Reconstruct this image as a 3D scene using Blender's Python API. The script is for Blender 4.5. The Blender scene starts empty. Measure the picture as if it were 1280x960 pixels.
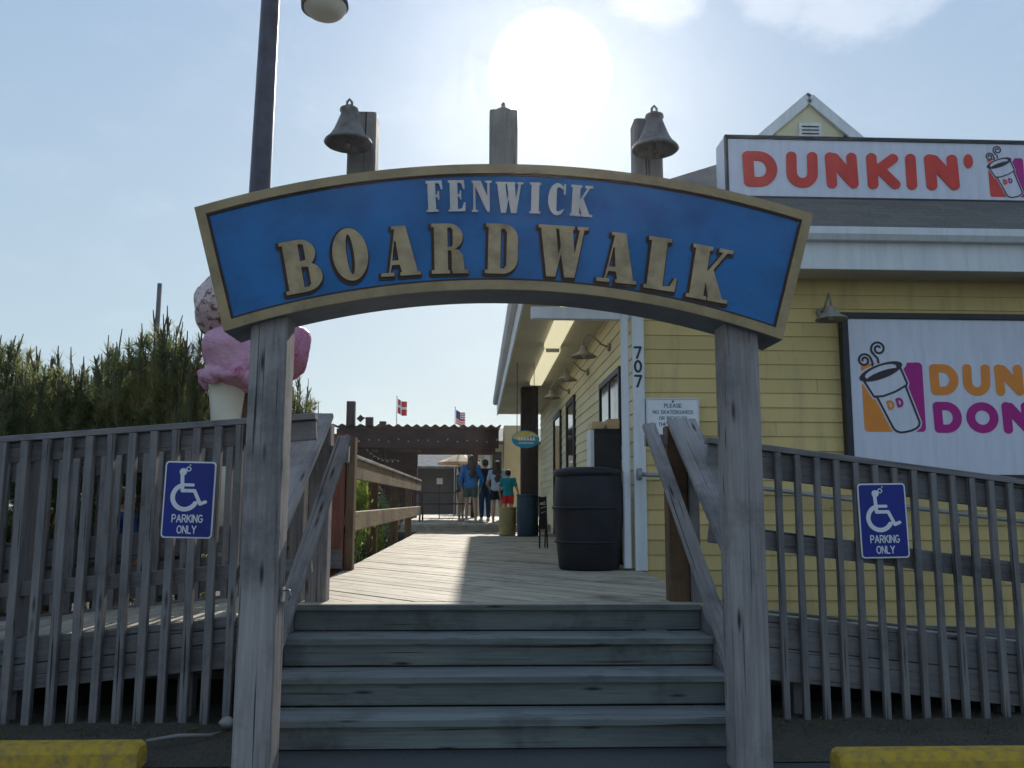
import bpy, bmesh, math, random
import numpy as np
from mathutils import Vector, Matrix, Euler
random.seed(7)
S = bpy.context.scene
COL = S.collection
PI = math.pi
R = math.radians

# ---------------------------------------------------------------- camera, sky, sun
cam = bpy.data.cameras.new('camera'); camo = bpy.data.objects.new('camera', cam); COL.objects.link(camo)
cam.sensor_width = 36; cam.lens = 36*1073/1280; cam.clip_start = 0.05; cam.clip_end = 3000
EYE = Vector((0, 0, 1.34))
camo.matrix_world = Matrix.Translation(EYE) @ Matrix.Rotation(R(-2.27), 4, 'Z') @ Matrix.Rotation(R(97.8), 4, 'X') @ Matrix.Rotation(R(0.2), 4, 'Z')
S.camera = camo
SUN_EL, SUN_AZ = 27.65, 4.9
sunv = Vector((math.sin(R(SUN_AZ))*math.cos(R(SUN_EL)), math.cos(R(SUN_AZ))*math.cos(R(SUN_EL)), math.sin(R(SUN_EL))))
W = bpy.data.worlds.new('World'); S.world = W; W.use_nodes = True
def build_world():
    nt = W.node_tree; n = nt.nodes; l = nt.links; n.clear()
    out = n.new('ShaderNodeOutputWorld')
    sky = n.new('ShaderNodeTexSky'); sky.sky_type = 'NISHITA'; sky.sun_disc = False
    sky.sun_elevation = R(SUN_EL); sky.sun_rotation = R(SUN_AZ)
    sky.air_density = 1.0; sky.dust_density = 1.2; sky.ozone_density = 1.6; sky.altitude = 0
    bg = n.new('ShaderNodeBackground'); bg.inputs[1].default_value = SKY
    tc = n.new('ShaderNodeTexCoord')
    # thin high cloud: a milky veil plus a few wisps, and the bright disc of the hazy sun
    dot = n.new('ShaderNodeVectorMath'); dot.operation = 'DOT_PRODUCT'; dot.inputs[1].default_value = sunv
    l.new(tc.outputs['Generated'], dot.inputs[0])
    rp = n.new('ShaderNodeValToRGB'); rp.color_ramp.interpolation = 'EASE'
    e = rp.color_ramp.elements
    e[0].position = 0.0; e[0].color = (0, 0, 0, 1)
    e[1].position = 1.0; e[1].color = (1, 1, 1, 1)
    mr = n.new('ShaderNodeMapRange'); mr.inputs[1].default_value = math.cos(R(4.0)); mr.inputs[2].default_value = math.cos(R(2.9))
    l.new(dot.outputs['Value'], mr.inputs[0]); l.new(mr.outputs[0], rp.inputs[0])
    bgs = n.new('ShaderNodeBackground'); bgs.inputs[0].default_value = (1, .985, .95, 1)
    m1 = n.new('ShaderNodeMath'); m1.operation = 'MULTIPLY'; m1.inputs[1].default_value = 1.0
    l.new(rp.outputs[0], m1.inputs[0])
    # wide aureole
    mr2 = n.new('ShaderNodeMapRange'); mr2.inputs[1].default_value = math.cos(R(17)); mr2.inputs[2].default_value = 1.0
    l.new(dot.outputs['Value'], mr2.inputs[0])
    pw = n.new('ShaderNodeMath'); pw.operation = 'POWER'; pw.inputs[1].default_value = 3.2; l.new(mr2.outputs[0], pw.inputs[0])
    m2 = n.new('ShaderNodeMath'); m2.operation = 'MULTIPLY'; m2.inputs[1].default_value = .10; l.new(pw.outputs[0], m2.inputs[0])
    ad = n.new('ShaderNodeMath'); ad.operation = 'ADD'; l.new(m1.outputs[0], ad.inputs[0]); l.new(m2.outputs[0], ad.inputs[1])
    l.new(ad.outputs[0], bgs.inputs[1])
    # veil
    bgv = n.new('ShaderNodeBackground'); bgv.inputs[1].default_value = VEIL
    sz = n.new('ShaderNodeSeparateXYZ'); l.new(tc.outputs['Generated'], sz.inputs[0])
    rv = n.new('ShaderNodeValToRGB'); ev = rv.color_ramp.elements
    ev[0].position = 0.0; ev[0].color = (.74, .93, 1.0, 1); ev[1].position = .62; ev[1].color = (.44, .65, .97, 1)
    l.new(sz.outputs['Z'], rv.inputs[0]); l.new(rv.outputs[0], bgv.inputs[0])
    # wisps
    mp = n.new('ShaderNodeMapping'); mp.inputs['Scale'].default_value = (4, 4, 8); l.new(tc.outputs['Generated'], mp.inputs[0])
    nz = n.new('ShaderNodeTexNoise'); nz.inputs['Scale'].default_value = 2.2; nz.inputs['Detail'].default_value = 7; nz.inputs['Roughness'].default_value = .62
    l.new(mp.outputs[0], nz.inputs[0])
    r2 = n.new('ShaderNodeMapRange'); r2.inputs[1].default_value = .50; r2.inputs[2].default_value = .72; l.new(nz.outputs[0], r2.inputs[0])
    # two soft cumulus puffs, ragged by noise
    tot = None
    for dv, wd in (((.368, .764, .530), 6.2), ((.30, .80, .520), 3.2), ((.41, .755, .508), 3.6), ((.19, .82, .545), 4.0), ((-.62, .45, .64), 9.0), ((.2, .3, .93), 12.0)):
        d_ = n.new('ShaderNodeVectorMath'); d_.operation = 'DOT_PRODUCT'; d_.inputs[1].default_value = Vector(dv).normalized(); l.new(tc.outputs['Generated'], d_.inputs[0])
        q = n.new('ShaderNodeMapRange'); q.inputs[1].default_value = math.cos(R(wd)); q.inputs[2].default_value = math.cos(R(wd*.25)); l.new(d_.outputs['Value'], q.inputs[0])
        if tot is None: tot = q.outputs[0]
        else:
            mx = n.new('ShaderNodeMath'); mx.operation = 'MAXIMUM'; l.new(tot, mx.inputs[0]); l.new(q.outputs[0], mx.inputs[1]); tot = mx.outputs[0]
    sm_ = n.new('ShaderNodeMath'); sm_.operation = 'MULTIPLY_ADD'; sm_.inputs[1].default_value = .55; l.new(tot, sm_.inputs[0]); l.new(nz.outputs[0], sm_.inputs[2])
    r3 = n.new('ShaderNodeMapRange'); r3.interpolation_type = 'SMOOTHSTEP'; r3.inputs[1].default_value = .62; r3.inputs[2].default_value = .98; l.new(sm_.outputs[0], r3.inputs[0])
    thin = n.new('ShaderNodeMath'); thin.operation = 'MULTIPLY_ADD'; thin.inputs[1].default_value = .16; l.new(r2.outputs[0], thin.inputs[0]); l.new(r3.outputs[0], thin.inputs[2])
    m4 = n.new('ShaderNodeMath'); m4.operation = 'MULTIPLY'; m4.inputs[1].default_value = .20; l.new(thin.outputs[0], m4.inputs[0])
    bgc = n.new('ShaderNodeBackground'); bgc.inputs[0].default_value = (1, .86, .70, 1); l.new(m4.outputs[0], bgc.inputs[1])
    l.new(sky.outputs[0], bg.inputs[0])
    cur = bg.outputs[0]
    for b in (bgs, bgv, bgc):
        a = n.new('ShaderNodeAddShader'); l.new(cur, a.inputs[0]); l.new(b.outputs[0], a.inputs[1]); cur = a.outputs[0]
    l.new(cur, out.inputs[0])
SKY = 0.012; VEIL = 0.60
build_world()
sl = bpy.data.lights.new('sun', 'SUN'); sl.energy = 5.0; sl.angle = R(.9); sl.color = (1, .93, .82)
so = bpy.data.objects.new('sun', sl); COL.objects.link(so); so.rotation_euler = sunv.to_track_quat('Z', 'Y').to_euler(); so.location = (3, 30, 18)
S.view_settings.view_transform = 'Standard'; S.view_settings.look = 'None'; S.view_settings.gamma = 1
S.view_settings.exposure = 0.14
S.view_settings.use_curve_mapping = False

# ---------------------------------------------------------------- materials
MAT = {}
def newmat(name):
    m = bpy.data.materials.new(name); m.use_nodes = True; MAT[name] = m
    return m, m.node_tree.nodes, m.node_tree.links, m.node_tree.nodes['Principled BSDF']
def mix(n, l, fac, a, b, mode='MIX'):
    x = n.new('ShaderNodeMix'); x.data_type = 'RGBA'; x.blend_type = mode
    for k, v in ((0, fac), (6, a), (7, b)):
        if isinstance(v, (tuple, float, int)): x.inputs[k].default_value = v if not isinstance(v, tuple) else (*v, 1)
        else: l.new(v, x.inputs[k])
    return x.outputs[2]
def noise(n, l, vec, scale, detail=4, rough=.6):
    z = n.new('ShaderNodeTexNoise'); z.inputs['Scale'].default_value = scale; z.inputs['Detail'].default_value = detail; z.inputs['Roughness'].default_value = rough
    if vec: l.new(vec, z.inputs['Vector'])
    return z.outputs['Fac']
def ramp(n, l, f, *stops):
    r = n.new('ShaderNodeValToRGB'); e = r.color_ramp.elements
    while len(e) < len(stops): e.new(.5)
    for q, (p, c) in zip(e, stops): q.position = p; q.color = (*c, 1) if len(c) == 3 else c
    l.new(f, r.inputs[0]); return r.outputs[0]
def bump(n, l, h, st, d=.01):
    b = n.new('ShaderNodeBump'); b.inputs['Strength'].default_value = st; b.inputs['Distance'].default_value = d; l.new(h, b.inputs['Height']); return b.outputs[0]
def wood(name, dark, mid, light, rough=.75, grain=1.0, knots=True):
    m, n, l, p = newmat(name)
    tc = n.new('ShaderNodeTexCoord')
    mp = n.new('ShaderNodeMapping'); mp.inputs['Scale'].default_value = (1.3, 26, 1); l.new(tc.outputs['UV'], mp.inputs[0])
    g = noise(n, l, mp.outputs[0], 2.2, 6, .65)
    mp2 = n.new('ShaderNodeMapping'); mp2.inputs['Scale'].default_value = (.5, 2.2, 1); l.new(tc.outputs['UV'], mp2.inputs[0])
    b = noise(n, l, mp2.outputs[0], 1.6, 4)
    c = ramp(n, l, g, (.22, dark), (.5, mid), (.78, light))
    c = mix(n, l, .55, c, ramp(n, l, b, (.3, dark), (.52, mid), (.75, light)))
    ge = n.new('ShaderNodeNewGeometry')
    s = noise(n, l, ge.outputs['Position'], 1.7, 5, .7)
    st = n.new('ShaderNodeMapRange'); st.inputs[1].default_value = .50; st.inputs[2].default_value = .78; l.new(s, st.inputs[0])
    c = mix(n, l, st.outputs[0], c, tuple(x*.52 for x in dark))
    if knots:
        mk = n.new('ShaderNodeMapping'); mk.inputs['Scale'].default_value = (1.1, 6, 1); l.new(tc.outputs['UV'], mk.inputs[0])
        v = n.new('ShaderNodeTexVoronoi'); v.inputs['Scale'].default_value = 2.0; l.new(mk.outputs[0], v.inputs['Vector'])
        kr = n.new('ShaderNodeMapRange'); kr.inputs[1].default_value = .17; kr.inputs[2].default_value = .05; l.new(v.outputs['Distance'], kr.inputs[0])
        c = mix(n, l, kr.outputs[0], c, tuple(x*.35 for x in dark))
    m3 = n.new('ShaderNodeMapping'); m3.inputs['Scale'].default_value = (.55, 38, 1); l.new(tc.outputs['UV'], m3.inputs[0])
    ck = n.new('ShaderNodeMapRange'); ck.inputs[1].default_value = .635; ck.inputs[2].default_value = .68; l.new(noise(n, l, m3.outputs[0], 1.4, 3, .5), ck.inputs[0])
    c = mix(n, l, ck.outputs[0], c, tuple(x*.38 for x in dark))
    l.new(c, p.inputs['Base Color']); p.inputs['Roughness'].default_value = rough
    p.inputs['Specular IOR Level'].default_value = .25
    sb_ = n.new('ShaderNodeMath'); sb_.operation = 'SUBTRACT'; l.new(g, sb_.inputs[0]); l.new(ck.outputs[0], sb_.inputs[1])
    l.new(bump(n, l, sb_.outputs[0], .6*grain, .006), p.inputs['Normal'])
    return m
def paint(name, col, rough=.5, var=.18, scale=3.0, bumpst=.08, metal=0.0, spec=.4, streak=False, dirt=None):
    m, n, l, p = newmat(name)
    ge = n.new('ShaderNodeNewGeometry'); vec = ge.outputs['Position']
    if streak:
        mp = n.new('ShaderNodeMapping'); mp.inputs['Scale'].default_value = (6, 6, .7); l.new(vec, mp.inputs[0]); vec = mp.outputs[0]
    f = noise(n, l, vec, scale, 6, .65)
    d = dirt or tuple(x*(1-var*2.2) for x in col)
    c = ramp(n, l, f, (.25, d), (.55, col), (.85, tuple(min(1, x*(1+var)) for x in col)))
    l.new(c, p.inputs['Base Color']); p.inputs['Roughness'].default_value = rough; p.inputs['Metallic'].default_value = metal
    p.inputs['Specular IOR Level'].default_value = spec
    if bumpst:
        h = noise(n, l, ge.outputs['Position'], 60, 4); l.new(bump(n, l, h, bumpst, .004), p.inputs['Normal'])
    return m
wood('weathered_wood', (.115, .104, .100), (.275, .248, .240), (.47, .43, .415))
wood('deck_wood', (.18, .15, .108), (.40, .345, .26), (.60, .52, .40))
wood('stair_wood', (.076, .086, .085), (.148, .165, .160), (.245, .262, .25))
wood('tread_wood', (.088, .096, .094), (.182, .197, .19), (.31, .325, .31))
wood('fence_wood', (.090, .084, .084), (.195, .182, .18), (.32, .30, .292))
wood('red_wood', (.10, .035, .022), (.20, .07, .045), (.28, .12, .08))
wood('brown_wood', (.07, .042, .024), (.145, .088, .05), (.23, .15, .09))
wood('warm_wood', (.12, .085, .05), (.26, .19, .115), (.40, .31, .2))
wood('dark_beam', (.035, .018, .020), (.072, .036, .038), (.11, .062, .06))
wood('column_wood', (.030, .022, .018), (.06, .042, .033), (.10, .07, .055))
wood('grey_stub', (.12, .105, .095), (.22, .20, .18), (.32, .29, .265))
paint('sign_blue', (.006, .135, .37), .5, .2, 4.0, .2)
paint('sign_edge', (.13, .17, .22), .6, .2, 4, .15)
paint('sign_border', (.36, .26, .135), .6, .2, 7, .15)
paint('sign_tan', (.45, .325, .18), .6, .24, 9, .15)
paint('sign_brown', (.055, .028, .018), .7, .2, 7, .1)
paint('sign_silver', (.56, .53, .49), .6, .12, 7, .1)
paint('siding_yellow', (.64, .50, .19), .65, .12, 1.6, .06, streak=True, dirt=(.50, .40, .15))
paint('siding_cream', (.66, .60, .38), .65, .1, 1.6, .06, streak=True)
paint('trim_white', (.68, .70, .72), .6, .07, 1.6, .08, streak=True, dirt=(.55, .57, .58))
paint('soffit', (.52, .51, .42), .7, .1, 1.0, .05)
paint('fluorescent_cover', (.86, .80, .52), .4, .04, 2, 0)
paint('panel_white', (.66, .67, .76), .45, .07, 2.2, .02, streak=True)
paint('plain_white', (.78, .79, .82), .45, .05, 3, .02)
paint('black_frame', (.025, .028, .032), .5, .2, 4, .05)
paint('logo_orange', (.80, .26, .035), .5, .06, 6, 0)
paint('logo_red', (.68, .045, .030), .45, .10, 6, 0)
paint('logo_magenta', (.42, .006, .22), .5, .06, 6, 0)
paint('logo_line', (.035, .022, .03), .5, .05, 6, 0)
paint('parking_blue', (.006, .020, .24), .4, .2, 5, .03)
paint('letter_black', (.03, .03, .035), .6, .1, 6, 0)
paint('notice_grey', (.10, .105, .15), .6, .2, 30, 0)
paint('pole_metal', (.022, .03, .06), .45, .25, 5, .05, metal=.2)
paint('bell_metal', (.17, .15, .135), .55, .3, 18, .15, metal=.4)
paint('lamp_enamel', (.30, .29, .25), .5, .2, 12, .05)  # pale grey-olive: the glare over the gooseneck lamps is mixed into the colour
paint('galvanised', (.42, .43, .44), .42, .2, 12, .05, metal=.8)
paint('black_metal', (.02, .02, .023), .4, .2, 8, .05, metal=.5)
paint('bin_plastic', (.012, .013, .020), .55, .3, 3, .15)
paint('barrel_teal', (.02, .05, .08), .5, .25, 3, .1)
paint('bin_tan', (.35, .28, .12), .6, .2, 3, .1)
paint('ice_vanilla', (.78, .60, .56), .55, .06, 3, .1)
paint('ice_cone', (.72, .68, .56), .6, .08, 4, .08)
paint('stop_yellow', (.47, .30, .03), .85, .2, 16, .8, dirt=(.16, .13, .08))
paint('skin', (.42, .25, .17), .6, .05, 6, 0)
paint('hair_dark', (.018, .012, .010), .6, .3, 40, .3)
paint('hair_brown', (.05, .028, .018), .6, .3, 40, .3)
for nm, c in dict(shirt_blue=(.02, .16, .42), shirt_pale=(.35, .42, .50), shirt_black=(.02, .022, .03), shirt_teal=(.02, .22, .25), shirt_navy=(.02, .05, .14),
                  shorts_green=(.05, .10, .085), shorts_dark=(.02, .022, .03), shorts_red=(.55, .04, .04), shorts_tan=(.35, .27, .18), jeans=(.03, .06, .12), shoe=(.5, .5, .5), shoe_dark=(.04, .035, .03)).items():
    paint(nm, c, .85, .15, 25, .2, spec=.1)
paint('shingle_far', (.20, .20, .20), .9, .2, 5, .2)
paint('wall_cream', (.58, .52, .34), .8, .1, 1.2, .05)
paint('wall_brown', (.075, .065, .06), .8, .1, 1.2, .05)
paint('umbrella_tan', (.62, .44, .25), .85, .1, 4, .05)
paint('flag_red', (.62, .02, .035), .8, .1, 8, 0)
paint('flag_white', (.8, .8, .8), .8, .05, 8, 0)
paint('flag_blue', (.03, .035, .22), .8, .1, 8, 0)
paint('soil', (.055, .045, .036), .95, .35, 9, .6)
paint('oval_yellow', (.65, .55, .16), .5, .1, 9, 0)
paint('oval_blue', (.02, .30, .50), .5, .1, 9, 0)
paint('pipe_grey', (.30, .31, .33), .5, .15, 8, .05, metal=.3)
paint('concrete', (.30, .29, .27), .9, .15, 6, .3)
paint('bulb_glass', (.55, .53, .47), .2, .05, 9, 0)
paint('bark', (.09, .065, .045), .9, .3, 14, .6)
def m_ground():
    m, n, l, p = newmat('ground')
    ge = n.new('ShaderNodeNewGeometry'); v = ge.outputs['Position']
    a = noise(n, l, v, .6, 6); b = noise(n, l, v, 90, 3)
    c = mix(n, l, .5, ramp(n, l, a, (.3, (.045, .045, .046)), (.7, (.075, .074, .073))), ramp(n, l, b, (.3, (.03, .03, .03)), (.7, (.10, .10, .10))))
    l.new(c, p.inputs['Base Color']); p.inputs['Roughness'].default_value = .9; l.new(bump(n, l, b, .5, .01), p.inputs['Normal'])
m_ground()
def m_mulch():
    m, n, l, p = newmat('mulch')
    ge = n.new('ShaderNodeNewGeometry'); v = ge.outputs['Position']
    a = noise(n, l, v, 3, 5); b = noise(n, l, v, 55, 4, .7)
    c = mix(n, l, .6, ramp(n, l, a, (.3, (.05, .042, .03)), (.55, (.09, .08, .05)), (.75, (.06, .075, .035))), ramp(n, l, b, (.3, (.02, .017, .014)), (.7, (.15, .125, .10))))
    l.new(c, p.inputs['Base Color']); p.inputs['Roughness'].default_value = .95; l.new(bump(n, l, b, .9, .03), p.inputs['Normal'])
m_mulch()
def m_shingle():
    m, n, l, p = newmat('shingle')
    tc = n.new('ShaderNodeTexCoord')
    br = n.new('ShaderNodeTexBrick'); l.new(tc.outputs['UV'], br.inputs[0]); br.inputs['Scale'].default_value = 1
    br.inputs['Brick Width'].default_value = .3; br.inputs['Row Height'].default_value = .14; br.inputs['Mortar Size'].default_value = .006
    br.inputs['Color1'].default_value = (.085, .078, .068, 1); br.inputs['Color2'].default_value = (.14, .13, .115, 1); br.inputs['Mortar'].default_value = (.03, .03, .03, 1)
    f = noise(n, l, tc.outputs['UV'], 40, 4)
    c = mix(n, l, .45, br.outputs[0], ramp(n, l, f, (.3, (.05, .045, .04)), (.7, (.20, .18, .155))))
    l.new(c, p.inputs['Base Color']); p.inputs['Roughness'].default_value = .95
    l.new(bump(n, l, br.outputs['Fac'], -.6, .01), p.inputs['Normal'])
m_shingle()
def m_glass():
    m, n, l, p = newmat('window_glass')
    p.inputs['Base Color'].default_value = (.02, .025, .03, 1); p.inputs['Roughness'].default_value = .06; p.inputs['Specular IOR Level'].default_value = .9
m_glass()
def m_tube():
    m = MAT['fluorescent_cover']; p = m.node_tree.nodes['Principled BSDF']
    p.inputs['Emission Color'].default_value = (1, .92, .62, 1); p.inputs['Emission Strength'].default_value = .6
m_tube()
def m_siding(name, col, dirt):
    m, n, l, p = newmat(name); tc = n.new('ShaderNodeTexCoord'); ge = n.new('ShaderNodeNewGeometry')
    mp = n.new('ShaderNodeMapping'); mp.inputs['Scale'].default_value = (.35, .35, 1); l.new(tc.outputs['UV'], mp.inputs[0])
    a = noise(n, l, mp.outputs[0], 1.0, 1)
    m2 = n.new('ShaderNodeMapping'); m2.inputs['Scale'].default_value = (5, 5, .6); l.new(ge.outputs['Position'], m2.inputs[0])
    b = noise(n, l, m2.outputs[0], 1.5, 6, .7)
    c = ramp(n, l, a, (.3, tuple(x*.86 for x in col)), (.7, tuple(x*1.1 for x in col)))
    st_ = n.new('ShaderNodeMapRange'); st_.inputs[1].default_value = .50; st_.inputs[2].default_value = .80; l.new(b, st_.inputs[0])
    c = mix(n, l, st_.outputs[0], c, dirt)
    f = noise(n, l, ge.outputs['Position'], 45, 4, .7); sp = n.new('ShaderNodeMapRange'); sp.inputs[1].default_value = .66; sp.inputs[2].default_value = .74; l.new(f, sp.inputs[0])
    c = mix(n, l, sp.outputs[0], c, tuple(x*.6 for x in dirt))
    l.new(c, p.inputs['Base Color']); p.inputs['Roughness'].default_value = .65; l.new(bump(n, l, b, .15, .004), p.inputs['Normal'])
m_siding('siding_yellow', (.63, .47, .19), (.42, .32, .15))
m_siding('siding_cream', (.66, .60, .38), (.50, .45, .29))
def m_scoop(name, base, fleck, dirt, sc, th):
    m, n, l, p = newmat(name)
    ge = n.new('ShaderNodeNewGeometry'); v = ge.outputs['Position']
    a = noise(n, l, v, sc, 5, .7); b = noise(n, l, v, 4, 4)
    r = n.new('ShaderNodeMapRange'); r.inputs[1].default_value = th; r.inputs[2].default_value = th+.05; l.new(a, r.inputs[0])
    c = ramp(n, l, b, (.3, dirt), (.65, base))
    c = mix(n, l, r.outputs[0], c, fleck)
    l.new(c, p.inputs['Base Color']); p.inputs['Roughness'].default_value = .5
    l.new(bump(n, l, noise(n, l, v, 11, 6, .7), 1.0, .07), p.inputs['Normal'])
m_scoop('scoop_pink', (.78, .44, .58), (.60, .16, .30), (.70, .32, .47), 9, .60)
m_scoop('scoop_rose', (.66, .25, .38), (.45, .06, .16), (.58, .18, .32), 16, .56)
m_scoop('scoop_chip', (.76, .62, .60), (.24, .08, .07), (.70, .52, .51), 11, .535)
def leafmat(name, a, b, trans=.4, sc=2.5):
    m, n, l, p = newmat(name)
    ge = n.new('ShaderNodeNewGeometry')
    f = noise(n, l, ge.outputs['Position'], sc, 4)
    c = ramp(n, l, f, (.32, a), (.62, b), (.80, (b[0]*1.1, b[1]*.72, b[2]*.8)))
    l.new(c, p.inputs['Base Color']); p.inputs['Roughness'].default_value = .6; p.inputs['Specular IOR Level'].default_value = .25
    t = n.new('ShaderNodeBsdfTranslucent'); l.new(c, t.inputs[0])
    x = n.new('ShaderNodeMixShader'); x.inputs[0].default_value = trans
    l.new(p.outputs[0], x.inputs[1]); l.new(t.outputs[0], x.inputs[2]); l.new(x.outputs[0], n['Material Output'].inputs[0])
leafmat('pine_needles', (.06, .10, .055), (.26, .27, .10), .6, 2.0)
leafmat('pine_candle', (.07, .055, .035), (.12, .10, .055), .1, 6)
leafmat('bush_leaves', (.10, .16, .025), (.30, .36, .06), .45, 4)
leafmat('bush_dark_leaves', (.03, .07, .035), (.07, .13, .05), .4, 4)
leafmat('weed', (.05, .09, .03), (.10, .14, .05), .4, 8)

# ---------------------------------------------------------------- helpers
def rnd(a, b): return random.uniform(a, b)
class MB:
    def __init__(s): s.v = []; s.f = []; s.uv = []; s.sm = []
    def face(s, pts, uv=None, smooth=False):
        i = len(s.v); s.v += [tuple(p) for p in pts]; s.f.append(tuple(range(i, i+len(pts))))
        s.uv.append(uv or [(0, 0)]*len(pts)); s.sm.append(smooth)
    def board(s, p0, p1, w, h, up=(0, 0, 1), bev=.004):
        """bevelled timber from p0 to p1; w across, h along up; uv u runs along the grain"""
        p0 = Vector(p0); p1 = Vector(p1); d = p1-p0; L = d.length; d.normalize()
        up = Vector(up); x = d.cross(up)
        if x.length < 1e-4: x = d.cross(Vector((1, 0, 0)))
        x.normalize(); u = x.cross(d).normalized()
        b = min(bev, w*.2, h*.2)
        a, c = w/2, h/2
        prof = [(-a+b, -c), (a-b, -c), (a, -c+b), (a, c-b), (a-b, c), (-a+b, c), (-a, c-b), (-a, -c+b)]
        r0 = [p0+x*q[0]+u*q[1] for q in prof]; r1 = [p1+x*q[0]+u*q[1] for q in prof]
        u0 = rnd(0, 60); v0 = rnd(0, 60); acc = 0
        for i in range(8):
            j = (i+1) % 8; ln = math.hypot(prof[j][0]-prof[i][0], prof[j][1]-prof[i][1])
            s.face([r0[i], r0[j], r1[j], r1[i]], [(u0, v0+acc), (u0, v0+acc+ln), (u0+L, v0+acc+ln), (u0+L, v0+acc)]); acc += ln
        e = [(u0+q[0]*.3, v0+q[1]) for q in prof]
        s.face(list(reversed(r0)), list(reversed(e))); s.face(r1, e)
        return s
    def box(s, lo, hi, grain='z', bev=.003):
        lo = Vector(lo); hi = Vector(hi); c = (lo+hi)/2; d = hi-lo
        if grain == 'x': return s.board((lo.x, c.y, c.z), (hi.x, c.y, c.z), d.y, d.z, (0, 0, 1), bev)
        if grain == 'y': return s.board((c.x, lo.y, c.z), (c.x, hi.y, c.z), d.x, d.z, (0, 0, 1), bev)
        return s.board((c.x, c.y, lo.z), (c.x, c.y, hi.z), d.x, d.y, (0, 1, 0), bev)
    def tube(s, path, r, n=10, caps=True):
        path = [Vector(p) for p in path]; rs = r if isinstance(r, (list, tuple)) else [r]*len(path)
        rings = []; prev = None
        for i, p in enumerate(path):
            t = (path[min(i+1, len(path)-1)]-path[max(i-1, 0)]).normalized()
            if prev is None: a = t.orthogonal().normalized()
            else:
                a = prev-t*prev.dot(t); a.normalize()
            prev = a; b = t.cross(a)
            rings.append([p+(a*math.cos(2*PI*k/n)+b*math.sin(2*PI*k/n))*rs[i] for k in range(n)])
        for i in range(len(rings)-1):
            for k in range(n):
                j = (k+1) % n; s.face([rings[i][k], rings[i][j], rings[i+1][j], rings[i+1][k]], [(i, k/n), (i, k/n+1/n), (i+1, k/n+1/n), (i+1, k/n)], True)
        if caps: s.face(list(reversed(rings[0]))); s.face(rings[-1])
        return s
    def lathe(s, prof, o=(0, 0, 0), n=24, mat=None, sx=1, sy=1):
        o = Vector(o); M = mat or Matrix()
        rings = [[o+(M @ Vector((r*math.cos(2*PI*k/n)*sx, r*math.sin(2*PI*k/n)*sy, z))) for k in range(n)] for r, z in prof]
        for i in range(len(rings)-1):
            for k in range(n):
                j = (k+1) % n; s.face([rings[i][k], rings[i][j], rings[i+1][j], rings[i+1][k]], None, True)
        return s
    def ball(s, c, rx, ry=None, rz=None, n=16, m=10, warp=None):
        ry = ry or rx; rz = rz or rx; c = Vector(c)
        def P(i, k):
            th = PI*i/m; ph = 2*PI*k/n; d = Vector((math.sin(th)*math.cos(ph), math.sin(th)*math.sin(ph), math.cos(th)))
            q = warp(d) if warp else 1
            return c+Vector((d.x*rx, d.y*ry, d.z*rz))*q
        for i in range(m):
            for k in range(n):
                a, b, d, e = P(i, k), P(i+1, k), P(i+1, (k+1) % n), P(i, (k+1) % n)
                if i == 0: s.face([a, b, d], None, True)
                elif i == m-1: s.face([a, b, e], None, True)
                else: s.face([a, b, d, e], None, True)
        return s
    def prism(s, poly, y0, y1):
        """polygon in (x,z) extruded from y0 (front) to y1"""
        a = [Vector((x, y0, z)) for x, z in poly]; b = [Vector((x, y1, z)) for x, z in poly]
        s.face(a, [(p.x, p.z) for p in a]); s.face(list(reversed(b)), [(p.x, p.z) for p in reversed(b)])
        n = len(poly)
        for i in range(n):
            j = (i+1) % n; L = (a[j]-a[i]).length
            s.face([a[i], b[i], b[j], a[j]], [(0, 0), (0, y1-y0), (L, y1-y0), (L, 0)])
        return s
    def mesh(s, name, base=(0, 0, 0), merge=True):
        me = bpy.data.meshes.new(name); b = Vector(base)
        me.from_pydata([tuple(Vector(p)-b) for p in s.v], [], s.f)
        uvl = me.uv_layers.new(name='UVMap')
        flat = [c for f in s.uv for q in f for c in q]
        uvl.data.foreach_set('uv', flat)
        me.polygons.foreach_set('use_smooth', s.sm)
        if merge:
            bm = bmesh.new(); bm.from_mesh(me); bmesh.ops.remove_doubles(bm, verts=bm.verts, dist=1e-5)
            bmesh.ops.recalc_face_normals(bm, faces=bm.faces); bm.to_mesh(me); bm.free()
        me.update(); return me
def tag(o, label=None, cat=None, group=None, kind=None):
    if label: o['label'] = label
    if cat: o['category'] = cat
    if group: o['group'] = group
    if kind: o['kind'] = kind
    return o
BASE = {}
def empty(name, loc, label, cat, group=None):
    o = bpy.data.objects.new(name, None); COL.objects.link(o); o.location = loc; o.empty_display_size = .2
    BASE[o.name] = Vector(loc); return tag(o, label, cat, group)
def part(name, mb, mat, parent, label=None):
    b = BASE[parent.name]
    me = mb.mesh(name, b) if isinstance(mb, MB) else mb
    o = bpy.data.objects.new(name, me); COL.objects.link(o)
    if mat: me.materials.clear(); me.materials.append(MAT[mat])
    o.parent = parent; BASE[o.name] = b
    if label: o['label'] = label
    return o
def solo(name, mb, mat, label=None, cat=None, group=None, kind=None, base=(0, 0, 0)):
    me = mb.mesh(name, base) if isinstance(mb, MB) else mb
    o = bpy.data.objects.new(name, me); COL.objects.link(o); me.materials.clear(); me.materials.append(MAT[mat]); o.location = base
    BASE[o.name] = Vector(base); return tag(o, label, cat, group, kind)
def sharecopy(o, off, parent=None):
    c = o.copy(); COL.objects.link(c); c.location = o.location+Vector(off); c.parent = parent or o.parent; BASE[c.name] = BASE[o.name]; return c
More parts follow.
